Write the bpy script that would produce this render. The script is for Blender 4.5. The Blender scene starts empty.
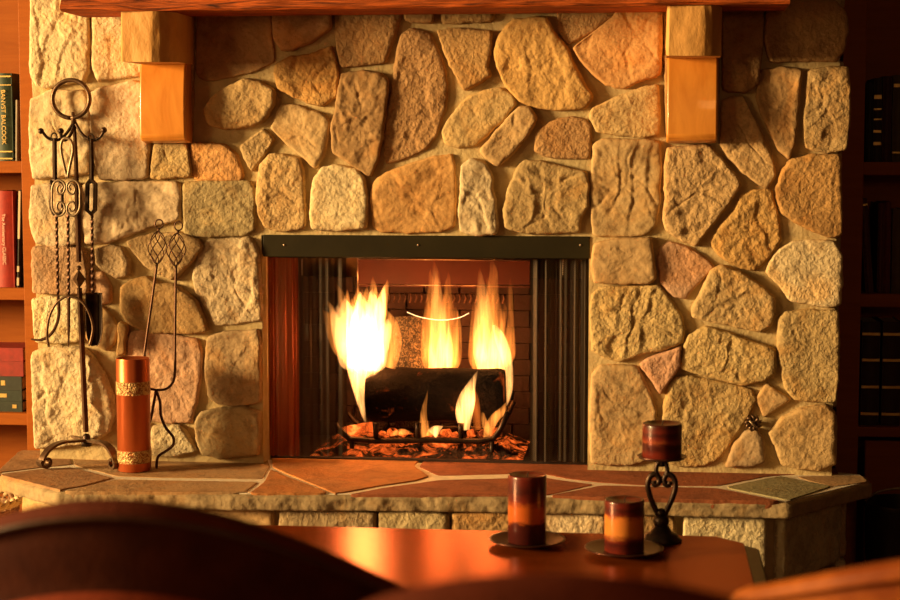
import bpy, math, random
from mathutils import Vector, noise, Matrix
S = bpy.context.scene
COL = S.collection
PI = math.pi
R = math.radians
V = Vector
# ---------------------------------------------------------------- camera
F = 1700.0
PITCH = math.atan(145 / F); YAW = R(6.5)
CAM = V((5.2 * math.sin(YAW), -5.2 * math.cos(YAW), 1.38))
FW = V((-math.sin(YAW) * math.cos(PITCH), math.cos(YAW) * math.cos(PITCH), -math.sin(PITCH)))
RT = V((math.cos(YAW), math.sin(YAW), 0)); UP = RT.cross(FW)
def ray(px, py): return FW * F + RT * (px - 450) + UP * (300 - py)
def P(px, py, Y):                     # point of the vertical plane y = Y
    d = ray(px, py); return CAM + d * ((Y - CAM.y) / d.y)
def G(px, py, z):                     # point of the level plane z
    d = ray(px, py); return CAM + d * ((z - CAM.z) / d.z)
cd = bpy.data.cameras.new('camera'); cam = bpy.data.objects.new('camera', cd); COL.objects.link(cam)
cd.sensor_width = 36; cd.lens = F / 900 * 36
cam.matrix_world = Matrix.Translation(CAM) @ Matrix((RT, UP, -FW)).transposed().to_4x4()
cd.dof.use_dof = True; cd.dof.focus_distance = 5.15; cd.dof.aperture_fstop = 3.4
S.camera = cam
ZH = 0.42                             # hearth top
# ---------------------------------------------------------------- mesh helpers
class MB:
    def __init__(s): s.v = []; s.f = []; s.c = []; s.col = None
    def add(s, vs, fs):
        n = len(s.v); s.v += [tuple(v) for v in vs]; s.f += [tuple(i + n for i in f) for f in fs]
        if s.col: s.c += [s.col] * len(vs)
        return s
    def box(s, a, b, rot=None, piv=None):
        x0, y0, z0 = a; x1, y1, z1 = b
        vs = [V(p) for p in ((x0,y0,z0),(x1,y0,z0),(x1,y1,z0),(x0,y1,z0),(x0,y0,z1),(x1,y0,z1),(x1,y1,z1),(x0,y1,z1))]
        if rot is not None: vs = [rot @ (v - piv) + piv for v in vs]
        return s.add(vs, [(0,3,2,1),(4,5,6,7),(0,1,5,4),(1,2,6,5),(2,3,7,6),(3,0,4,7)])
    def tube(s, pts, rad, n=10, flat=1.0, twist=0.0, up=None, phase=0.0, caps=True):
        pts = [V(p) for p in pts]; m = len(pts)
        if not hasattr(rad, '__len__'): rad = [rad] * m
        vs = []; fs = []; t0 = (pts[1] - pts[0]).normalized()
        ref = V(up) if up else (V((0,1,0)) if abs(t0.y) < .9 else V((1,0,0)))
        a = (ref - t0 * ref.dot(t0)).normalized(); L = 0
        for i, p in enumerate(pts):
            t = (pts[min(i+1, m-1)] - pts[max(i-1, 0)]).normalized()
            a = (a - t * a.dot(t))
            if a.length < 1e-6: a = t.orthogonal()
            a.normalize(); b = t.cross(a)
            if i: L += (p - pts[i-1]).length
            for k in range(n):
                q = 2 * PI * (k + .5) / n
                x, y = math.cos(q) * flat, math.sin(q)
                w = L * twist + phase; x, y = x * math.cos(w) - y * math.sin(w), x * math.sin(w) + y * math.cos(w)
                vs.append(p + (a * x + b * y) * rad[i])
        for i in range(m - 1):
            for k in range(n):
                fs.append((i*n+k, i*n+(k+1)%n, (i+1)*n+(k+1)%n, (i+1)*n+k))
        if caps: fs += [tuple(range(n-1, -1, -1)), tuple((m-1)*n+k for k in range(n))]
        return s.add(vs, fs)
    def lathe(s, prof, c, n=40):      # prof: (r, z)
        c = V(c); vs = []; fs = []
        for r, z in prof:
            for k in range(n): vs.append(c + V((r*math.cos(2*PI*k/n), r*math.sin(2*PI*k/n), z)))
        for i in range(len(prof)-1):
            for k in range(n): fs.append((i*n+k, i*n+(k+1)%n, (i+1)*n+(k+1)%n, (i+1)*n+k))
        fs += [tuple(range(n-1,-1,-1)), tuple((len(prof)-1)*n+k for k in range(n))]
        return s.add(vs, fs)
    def ball(s, c, r, n=14, sc=(1,1,1)):
        c = V(c); vs = []; fs = []; m = n // 2
        for i in range(m+1):
            a = PI * (i + .02) / (m + .04)
            for k in range(n):
                b = 2*PI*k/n; vs.append(c + V((r*sc[0]*math.sin(a)*math.cos(b), r*sc[1]*math.sin(a)*math.sin(b), -r*sc[2]*math.cos(a))))
        for i in range(m):
            for k in range(n): fs.append((i*n+k, i*n+(k+1)%n, (i+1)*n+(k+1)%n, (i+1)*n+k))
        fs += [tuple(range(n-1,-1,-1)), tuple(m*n+k for k in range(n))]
        return s.add(vs, fs)
    def prism(s, poly, z0, z1):       # poly in xy, counter-clockwise or not
        ar = sum(poly[i][0]*poly[(i+1)%len(poly)][1]-poly[(i+1)%len(poly)][0]*poly[i][1] for i in range(len(poly)))
        if ar < 0: poly = poly[::-1]
        n = len(poly)
        vs = [(p[0], p[1], z0) for p in poly] + [(p[0], p[1], z1) for p in poly]
        return s.add(vs, [tuple(range(n-1,-1,-1)), tuple(range(n, 2*n))] + [(i, (i+1)%n, n+(i+1)%n, n+i) for i in range(n)])
    def grid(s, fn, nu, nv):
        vs = [fn(i/nu, j/nv) for j in range(nv+1) for i in range(nu+1)]
        return s.add(vs, [(j*(nu+1)+i, j*(nu+1)+i+1, (j+1)*(nu+1)+i+1, (j+1)*(nu+1)+i) for j in range(nv) for i in range(nu)])
def origin(o):
    p = V((0,0,0))
    while o: p = p + o.location; o = o.parent
    return p
def part(name, mb, m, parent=None, bevel=0, smooth=True, solid=0, sub=0, label=None, loc=None):
    me = bpy.data.meshes.new(name)
    off = origin(parent) if parent else (V(loc) if loc else V((0,0,0)))
    me.from_pydata([tuple(V(v) - off) for v in mb.v], [], mb.f); me.materials.append(m)
    if mb.c:
        ca = me.color_attributes.new('tint', 'FLOAT_COLOR', 'POINT')
        ca.data.foreach_set('color', [x for c in mb.c for x in (c if len(c) == 4 else (*c, 1))])
    o = bpy.data.objects.new(name, me); COL.objects.link(o)
    if parent: o.parent = parent
    elif loc: o.location = loc
    if smooth:
        me.shade_smooth()
        if bevel or smooth == 'auto':
            me.set_sharp_from_angle(angle=R(38))
    if solid: q = o.modifiers.new('solid', 'SOLIDIFY'); q.thickness = solid; q.offset = 0
    if bevel: q = o.modifiers.new('bevel', 'BEVEL'); q.width = bevel; q.segments = 3; q.limit_method = 'ANGLE'; q.angle_limit = R(35)
    if sub: q = o.modifiers.new('sub', 'SUBSURF'); q.levels = sub; q.render_levels = sub
    if label: o['label'] = label
    return o
def tag(o, label, cat, group=None, kind=None):
    o['label'] = label; o['category'] = cat
    if group: o['group'] = group
    if kind: o['kind'] = kind
    return o
def thing(name, label, cat, loc, group=None):
    o = bpy.data.objects.new(name, None); o.empty_display_size = .05; COL.objects.link(o); o.location = loc
    return tag(o, label, cat, group)
def struct(o): o['kind'] = 'structure'; return o
def spline(pts, n=8):                 # Catmull-Rom through pts (tuples of any length)
    out = []; m = len(pts)
    for i in range(m-1):
        a, b, c, d = pts[max(i-1,0)], pts[i], pts[i+1], pts[min(i+2,m-1)]
        for k in range(n):
            t = k/n
            out.append(tuple(.5*((2*b[j])+(-a[j]+c[j])*t+(2*a[j]-5*b[j]+4*c[j]-d[j])*t*t+(-a[j]+3*b[j]-3*c[j]+d[j])*t**3) for j in range(len(b))))
    out.append(tuple(pts[-1])); return out
def PS(pts, Y, n=8): return [P(x, y, Y) for x, y in spline(pts, n)]
# ---------------------------------------------------------------- materials
def nt(name):
    m = bpy.data.materials.new(name); m.use_nodes = True; t = m.node_tree
    return m, t, t.nodes['Principled BSDF'], t.nodes['Material Output']
def lk(t, a, b): t.links.new(a, b)
def texco(t, scale=(1,1,1), out='Object'):
    c = t.nodes.new('ShaderNodeTexCoord'); mp = t.nodes.new('ShaderNodeMapping'); mp.inputs['Scale'].default_value = scale
    lk(t, c.outputs[out], mp.inputs[0]); return mp.outputs[0]
def nz(t, co, sc, det=5, rough=.55, dist=0):
    n = t.nodes.new('ShaderNodeTexNoise'); n.inputs['Scale'].default_value = sc; n.inputs['Detail'].default_value = det
    n.inputs['Roughness'].default_value = rough; n.inputs['Distortion'].default_value = dist; lk(t, co, n.inputs[0]); return n.outputs[0]
def ramp(t, fac, stops):
    r = t.nodes.new('ShaderNodeValToRGB'); e = r.color_ramp.elements
    while len(e) < len(stops): e.new(.5)
    for q, (p, c) in zip(e, stops): q.position = p; q.color = (*c, 1)
    lk(t, fac, r.inputs[0]); return r.outputs[0]
def mth(t, op, a, b=None, c=None):
    n = t.nodes.new('ShaderNodeMath'); n.operation = op
    for i, x in enumerate((a, b, c)):
        if x is None: continue
        if hasattr(x, 'links'): lk(t, x, n.inputs[i])
        else: n.inputs[i].default_value = x
    return n.outputs[0]
def bump(t, h, st, dist, pb):
    b = t.nodes.new('ShaderNodeBump'); b.inputs['Strength'].default_value = st; b.inputs['Distance'].default_value = dist
    lk(t, h, b.inputs['Height']); lk(t, b.outputs[0], pb.inputs['Normal']); return b
def pm(name, c1, c2=None, sc=8, rough=.6, met=0, bmp=0, bsc=None, st=(1,1,1), spec=.5, dist=0, coat=0, lo=.35, hi=.68):
    m, t, b, o = nt(name); b.inputs['Roughness'].default_value = rough; b.inputs['Metallic'].default_value = met
    b.inputs['Specular IOR Level'].default_value = spec; b.inputs['Coat Weight'].default_value = coat
    co = texco(t, st); n = nz(t, co, sc, 6, .6, dist)
    lk(t, ramp(t, n, [(lo, c1), (hi, c2 or tuple(x*.8 for x in c1))]), b.inputs['Base Color'])
    if bmp: bump(t, nz(t, co, bsc or sc*2, 5, .6), 1, bmp, b)
    return m
def stone_mat(name, bs=.004, soft=1.0):
    m, t, b, o = nt(name); b.inputs['Roughness'].default_value = .85; b.inputs['Specular IOR Level'].default_value = .25
    a = t.nodes.new('ShaderNodeAttribute'); a.attribute_name = 'tint'; co = texco(t)
    v1 = ramp(t, nz(t, co, 11, 6, .62, .6), [(.3, (.62,.56,.5)), (.5, (1,1,1)), (.72, (1.18,1.14,1.05))])
    v2 = ramp(t, nz(t, co, 5.5, 4, .6, 1.2), [(.5, (1,1,1)), (.68, (1.05,.88,.68))])
    v3 = ramp(t, nz(t, co, 70, 5, .7), [(.3, (.7,.66,.62)), (.5, (1,1,1))])
    cur = a.outputs['Color']
    for v in (v1, v2, v3):
        x = t.nodes.new('ShaderNodeMix'); x.data_type = 'RGBA'; x.blend_type = 'MULTIPLY'; x.inputs[0].default_value = .9
        lk(t, cur, x.inputs[6]); lk(t, v, x.inputs[7]); cur = x.outputs[2]
    lk(t, cur, b.inputs['Base Color'])
    vo = t.nodes.new('ShaderNodeTexVoronoi'); vo.inputs['Scale'].default_value = 75; vo.inputs['Randomness'].default_value = 1
    wc = t.nodes.new('ShaderNodeMix'); wc.data_type = 'RGBA'; wc.blend_type = 'ADD'; wc.inputs[0].default_value = .02
    nn_ = t.nodes.new('ShaderNodeTexNoise'); nn_.inputs['Scale'].default_value = 60; lk(t, co, nn_.inputs[0]); lk(t, co, wc.inputs[6]); lk(t, nn_.outputs[1], wc.inputs[7]); lk(t, wc.outputs[2], vo.inputs['Vector'])
    h = mth(t, 'ADD', mth(t, 'MULTIPLY', nz(t, co, 24, 9, .68, 0), 1.5), mth(t, 'MULTIPLY', vo.outputs['Distance'], .55))
    h = mth(t, 'ADD', h, mth(t, 'MULTIPLY', nz(t, co, 160, 3, .6), .35))
    h = mth(t, 'MULTIPLY', h, a.outputs['Alpha']); bump(t, h, 1, bs * 1.2, b); return m
M = {}
M['stone'] = stone_mat('fieldstone', .0055)
M['flag'] = stone_mat('flagstone', .0014)
M['mortar'] = pm('mortar', (.50,.38,.19), (.62,.49,.27), 14, .9, bmp=.006, bsc=45, spec=.2)
M['grout'] = pm('grout', (.66,.58,.44), (.80,.72,.58), 30, .9, bmp=.002, bsc=90)
def wood(name, c1, c2, st, sc=6, rough=.35, bmp=.001, dist=1.2, coat=0, spec=.5):
    return pm(name, c1, c2, sc, rough, st=st, spec=spec, dist=dist, bmp=bmp, coat=coat, lo=.3, hi=.7)
M['shelf'] = wood('bookcase_wood', (.28,.075,.009), (.35,.10,.013), (1,1,12), 3, .5, spec=.15)
M['shelfh'] = wood('bookcase_wood_level', (.27,.07,.008), (.35,.10,.013), (1.5,8,12), 3, .5, spec=.15)
M['mantel'] = wood('mantel_wood', (.03,.006,.002), (.75,.15,.018), (.6,8,12), 6, .6, .012, 2.2, spec=.2)
M['mantelcut'] = wood('mantel_end_grain', (.38,.16,.05), (.5,.24,.09), (3,3,3), 9, .6, .003)
M['hewn'] = pm('hewn_pine', (.58,.27,.06), (.80,.46,.15), 7, .62, bmp=.008, bsc=14, st=(1,1,.5), dist=.8)
M['table'] = wood('table_wood', (.24,.045,.004), (.32,.065,.006), (.8,9,9), 3, .26, .0003, spec=.5)
M['iron'] = pm('wrought_iron', (.035,.022,.016), (.075,.045,.03), 40, .42, .85, bmp=.001, bsc=90)
M['bronze'] = pm('worn_bronze_iron', (.10,.055,.03), (.20,.12,.07), 45, .4, .8, bmp=.0008, bsc=90)
M['pale_iron'] = pm('pale_worn_iron', (.24,.17,.11), (.36,.27,.18), 45, .45, .7, bmp=.0005, bsc=90)
M['brown_iron'] = pm('brown_iron', (.07,.030,.017), (.13,.06,.032), 40, .42, .7, bmp=.0006, bsc=90)
M['hood'] = pm('black_hood_steel', (.018,.013,.0035), (.026,.019,.005), 6, .6, .1, bmp=.0004, bsc=60, spec=.2)
M['copper'] = pm('copper', (.44,.085,.02), (.56,.13,.035), 5, .36, .65, st=(1,1,.3), bmp=.0006, bsc=30)
M['brick'] = pm('firebrick_panel', (.018,.005,.002), (.038,.009,.004), 9, .85, bmp=.003, bsc=40)
M['redplate'] = pm('firelit_plate', (.06,.006,.002), (.10,.012,.004), 6, .6, bmp=.001)  # fire's red light on the plate put into its base colour
M['dimemb'] = pm('embossed_soot', (.10,.04,.02), (.2,.09,.05), 30, .5, .3)
M['soot'] = pm('sooty_steel', (.02,.009,.005), (.04,.016,.008), 12, .6, .2, bmp=.002, bsc=30)
M['trimline'] = pm('bright_metal_edge', (.6,.42,.3), (.8,.6,.45), 30, .3, .8)
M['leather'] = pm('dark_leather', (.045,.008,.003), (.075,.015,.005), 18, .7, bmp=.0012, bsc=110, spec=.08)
M['rim'] = pm('leather_lit_red', (.10,.015,.004), (.14,.022,.006), 20, .8, bmp=.001, bsc=120, spec=.2)  # reddish light along the leather top rail put into the colour
M['lit_back'] = pm('leather_lit_rust', (.20,.028,.007), (.30,.045,.010), 22, .85, bmp=.001, bsc=120, spec=.2)  # lit patch low on the chair back put into the panel's colour
M['orange'] = pm('amber_leather', (.22,.045,.006), (.48,.13,.016), 9, .55, spec=.2, bmp=.001, bsc=110)
M['table'].node_tree.nodes['Principled BSDF'].inputs['Specular Tint'].default_value = (1, .36, .06, 1)
M['table'].node_tree.nodes['Principled BSDF'].inputs['Metallic'].default_value = .45
M['chairleg'] = wood('dark_turned_wood', (.05,.015,.006), (.08,.025,.01), (4,4,1), 5, .4)
M['floor'] = wood('floor_boards', (.10,.035,.012), (.16,.06,.02), (1,10,1), 2, .4)
M['wall'] = pm('plaster', (.35,.20,.10), (.38,.22,.11), 20, .9, bmp=.001)
M['paper'] = pm('book_pages', (.62,.5,.34), (.7,.58,.4), 60, .9, st=(1,1,8))
M['gold'] = pm('gilt', (.75,.5,.16), (.9,.65,.25), 60, .4, .6)
M['wicker'] = pm('wicker', (.18,.07,.03), (.5,.27,.12), 60, .6, bmp=.003, bsc=150)
M['wickerrim'] = pm('straw_rope', (.6,.42,.2), (.75,.55,.3), 80, .8, bmp=.002, bsc=150)
M['wick'] = pm('candle_wick', (.02,.015,.01), (.04,.03,.02), 50, .9)
M['dish'] = pm('dark_dish_metal', (.07,.028,.018), (.12,.05,.03), 20, .32, .7)
M['ironpot'] = pm('black_pot_iron', (.012,.007,.005), (.03,.016,.01), 20, .4, .6)
def cloth(c): 
    return pm('book_cloth', c, tuple(x*.65 for x in c), 40, .6, bmp=.0004, bsc=200)
# candle wax: coloured layers poured one over another
def wax(name, stops):
    m, t, b, o = nt(name); b.inputs['Roughness'].default_value = .28; b.inputs['Coat Weight'].default_value = .25
    co = texco(t, (1,1,1), 'Generated'); sp = t.nodes.new('ShaderNodeSeparateXYZ'); lk(t, co, sp.inputs[0])
    w = mth(t, 'MULTIPLY_ADD', nz(t, texco(t, (22,22,60)), 1, 5, .75), .34, -.17)
    lk(t, ramp(t, mth(t, 'ADD', sp.outputs[2], w), stops), b.inputs['Base Color'])
    b.inputs['Subsurface Weight'].default_value = .15; b.inputs['Subsurface Radius'].default_value = (.02,.008,.003); b.inputs['Subsurface Scale'].default_value = .5
    return m
DK = (.055,.008,.006); OR = (.50,.11,.016); MR = (.15,.018,.009)
M['wax1'] = wax('wax_tall', [(.0, DK), (.30, DK), (.36, (.5,.11,.02)), (.55, OR), (.64, MR), (.78, DK), (1, MR)])
M['wax2'] = wax('wax_short', [(.0, MR), (.18, DK), (.26, MR), (.38, (.60,.22,.04)), (.66, (.62,.20,.035)), (.76, MR), (.84, DK), (.93, MR), (1, DK)])
M['wax3'] = wax('wax_raised', [(.0, MR), (.15, MR), (.3, DK), (.42, DK), (.5, (.26,.055,.018)), (.6, MR), (.72, DK), (.8, MR), (.95, DK)])
# mesh fire curtain; red firelight is put into the left curtain's base colour
def mesh_mat():
    m, t, b, o = nt('curtain_mesh_firelit'); b.inputs['Base Color'].default_value = (.42,.075,.015,1); b.inputs['Metallic'].default_value = .5; b.inputs['Roughness'].default_value = .5
    uv = t.nodes.new('ShaderNodeTexCoord'); sp = t.nodes.new('ShaderNodeSeparateXYZ'); lk(t, uv.outputs['Object'], sp.inputs[0])
    zz = mth(t, 'MULTIPLY', sp.outputs[2], 520); xx = mth(t, 'MULTIPLY', sp.outputs[0], 640)
    a = mth(t, 'ABSOLUTE', mth(t, 'SINE', mth(t, 'ADD', zz, xx))); c = mth(t, 'ABSOLUTE', mth(t, 'SINE', mth(t, 'SUBTRACT', zz, xx)))
    g = mth(t, 'LESS_THAN', mth(t, 'MINIMUM', a, c), .62)
    tr = t.nodes.new('ShaderNodeBsdfTransparent'); mx = t.nodes.new('ShaderNodeMixShader')
    lk(t, g, mx.inputs[0]); lk(t, tr.outputs[0], mx.inputs[1]); lk(t, b.outputs[0], mx.inputs[2]); lk(t, mx.outputs[0], o.inputs[0]); return m
M['mesh'] = mesh_mat(); M['meshd'] = M['mesh'].copy(); M['meshd'].name = 'curtain_mesh_unlit'; M['meshd'].node_tree.nodes['Principled BSDF'].inputs['Base Color'].default_value = (.032,.018,.007,1)  # darker copy for the curtains that the firelight does not redden
def ember_mat(name, em, lo=.5, hi=.62, sc=22, base=(.05,.02,.012), b2=None):
    m, t, b, o = nt(name); b.inputs['Roughness'].default_value = .9; b.inputs['Specular IOR Level'].default_value = .08; co = texco(t)
    n = nz(t, co, sc, 6, .65, .8)
    lk(t, ramp(t, nz(t, co, 60, 4, .7), [(.4, base), (.7, b2 or tuple(x*3+.01 for x in base))]), b.inputs['Base Color'])
    lk(t, ramp(t, n, [(lo, (0,0,0)), (hi, (1,.13,.015)), (hi+.1, (1,.4,.06))]), b.inputs['Emission Color'])
    b.inputs['Emission Strength'].default_value = em; bump(t, nz(t, co, 50, 6, .7), 1, .012, b); return m
M['ember'] = ember_mat('glowing_ember_bed', 1.1, .48, .61, 18, (.02,.009,.005))
M['char'] = ember_mat('charred_log', .30, .60, .74, 10, (.005,.0025,.0015), (.012,.006,.004))
M['logend'] = ember_mat('burning_log_chip', 1.3, .40, .56, 26, (.05,.012,.006))
M['ashlog'] = pm('ash_flecked_bark', (.015,.009,.006), (.22,.16,.10), 75, .9, bmp=.012, bsc=50, dist=2.5, lo=.46, hi=.60)
def flame_mat(name, col, k, fall=0):
    m, t, b, o = nt(name); t.nodes.remove(b)
    e = t.nodes.new('ShaderNodeEmission'); e.inputs['Color'].default_value = (*col, 1)
    co = texco(t, (60,60,7)); n = nz(t, co, 1, 4, .65, .8)
    s = mth(t, 'MULTIPLY', mth(t, 'POWER', mth(t, 'MULTIPLY', n, 1.9), 3.5), k)
    if fall:
        c2 = t.nodes.new('ShaderNodeTexCoord'); sp = t.nodes.new('ShaderNodeSeparateXYZ'); lk(t, c2.outputs['Object'], sp.inputs[0])
        s = mth(t, 'MULTIPLY', s, mth(t, 'EXPONENT', mth(t, 'MULTIPLY', sp.outputs[2], -fall)))
    lk(t, s, e.inputs['Strength']); lk(t, e.outputs[0], o.inputs['Volume']); return m
M['flame'] = flame_mat('fire_bright', (1,.42,.11), 120)
M['flameg'] = flame_mat('fire_fading', (1,.38,.08), 130, 7.5)
M['flamegt'] = flame_mat('fire_fading_thin', (1,.26,.035), 75, 5)
M['flame2'] = flame_mat('fire_mid', (1,.30,.045), 60)
M['flame3'] = flame_mat('fire_thin', (1,.20,.022), 34)
mm, tt, bb, oo = nt('glint_glow'); bb.inputs['Emission Color'].default_value = (1,.75,.45,1); bb.inputs['Emission Strength'].default_value = .9; M['hot'] = mm  # glow of the added reflection arc
# ---------------------------------------------------------------- stones
def chaikin(p, r, it):
    for _ in range(it):
        q = []
        for i in range(len(p)):
            a, b = p[i], p[(i+1) % len(p)]
            q += [(a[0]+(b[0]-a[0])*r, a[1]+(b[1]-a[1])*r), (a[0]+(b[0]-a[0])*(1-r), a[1]+(b[1]-a[1])*(1-r))]
        p = q
    return p
def resample(p, n):
    L = [math.dist(p[i], p[(i+1) % len(p)]) for i in range(len(p))]; T = sum(L); out = []; i = 0; acc = 0
    for k in range(n):
        d = T * k / n
        while acc + L[i] < d: acc += L[i]; i += 1
        t = (d - acc) / max(L[i], 1e-9); a, b = p[i], p[(i+1) % len(p)]
        out.append((a[0]+(b[0]-a[0])*t, a[1]+(b[1]-a[1])*t))
    return out
def grow(p, g):
    n = len(p); o = []
    for i in range(n):
        a, b, c = V(p[i-1]), V(p[i]), V(p[(i+1) % n]); d1 = (b-a).normalized(); d2 = (c-b).normalized()
        nn = V((d1.y+d2.y, -d1.x-d2.x)); l = max(nn.length, .6); nn.normalize(); o.append(tuple(b + nn*min(2*g/l, 1.6*g)))
    return o
def stone(mb, poly, to3, H, col, amp, seed, skirt=.02, wob=.004, step=.0065, M_=14, gr=.0062, rnd=.07):
    """poly: 2D outline in metres; to3(u, v, h): point h proud of the mortar."""
    ar = sum(poly[i][0]*poly[(i+1)%len(poly)][1]-poly[(i+1)%len(poly)][0]*poly[i][1] for i in range(len(poly)))
    if ar < 0: poly = poly[::-1]
    poly = [tuple(q) for q in poly]; p = chaikin(grow(poly, gr), rnd, 1); p = chaikin(p, .22, 1)
    per = sum(math.dist(p[i], p[(i+1) % len(p)]) for i in range(len(p)))
    n = max(24, int(per / step)); p = resample(p, n)
    cx = sum(q[0] for q in p)/n; cy = sum(q[1] for q in p)/n
    rn = random.Random(seed); ox, oy = rn.uniform(0, 90), rn.uniform(0, 90)
    tx, ty = rn.uniform(-.05, .05), rn.uniform(-.05, .05)
    rings = [(0, -1), (0, .45), (.0015, .80), (.0045, .95), (.009, 1.0), (.015, 1.0)]
    M_ = max(M_, min(30, int(per/6.3/.0065))); vs = []; fs = []
    def relief(u, v):
        q = V((u*1.0 + ox, v*1.0 + oy, 0))
        dq = V((noise.noise(q*17), noise.noise(q*17+V((5,5,5))), 0))*.012; q = q + dq
        a = noise.noise(q * 8) * .9 + noise.noise(q * 22) * .5 + noise.noise(q*50) * .34 + noise.noise(q * 100) * .22
        c = abs(noise.noise(q * 5.5 + V((7,3,1)))); a -= max(0, 1 - c/.035) * .40
        for w_, (fx, fy) in ((.55, (6, 3)), (.40, (4, 9))):
            t_ = noise.noise(V((q.x*fx, q.y*fy, 7+w_)))*2.6; f_ = t_ - math.floor(t_); a += w_*(f_ if f_ < .86 else (1-f_)*6.1) - w_*.4
        return a
    for k in range(len(rings) + M_):
        for (x, y) in p:
            dx, dy = x - cx, y - cy; Rr = math.hypot(dx, dy)
            w = (noise.noise(V((x*24+ox, y*24+oy, 3))) + .6*noise.noise(V((x*70+ox, y*70+oy, 3)))) * wob
            if k < len(rings):
                o, hp = rings[k]; o = min(o, Rr*.6) - w; s = (Rr - o) / Rr; e = max(0, (k - 1)/5)
            else:
                o = min(.015, Rr*.6) - w; s0 = (Rr - o) / Rr; f = (k - len(rings) + 1) / M_; s = s0 * (1 - f*.999); hp = 1; e = 1
            u, v = cx + dx*s, cy + dy*s
            if hp < 0: h = -skirt
            else: h = H * hp + e * (amp * .85 * relief(u, v) + (u-cx)*tx + (v-cy)*ty) + (e * H * .08 * s)
            vs.append(to3(u, v, h))
    K = len(rings) + M_
    for k in range(K-1):
        for i in range(n): fs.append((k*n+i, k*n+(i+1) % n, (k+1)*n+(i+1) % n, (k+1)*n+i))
    fs.append(tuple((K-1)*n+i for i in range(n)))
    j = rn.uniform(.9, 1.1); mb.col = tuple(c*j*rn.uniform(.96, 1.04) for c in col) + (rn.uniform(.25, 1.0),)
    mb.add(vs, fs)
PAL = dict(p=(.70,.56,.36), t=(.56,.39,.19), o=(.58,.34,.13), g=(.47,.35,.20), r=(.58,.36,.23), b=(.44,.27,.12))
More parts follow.
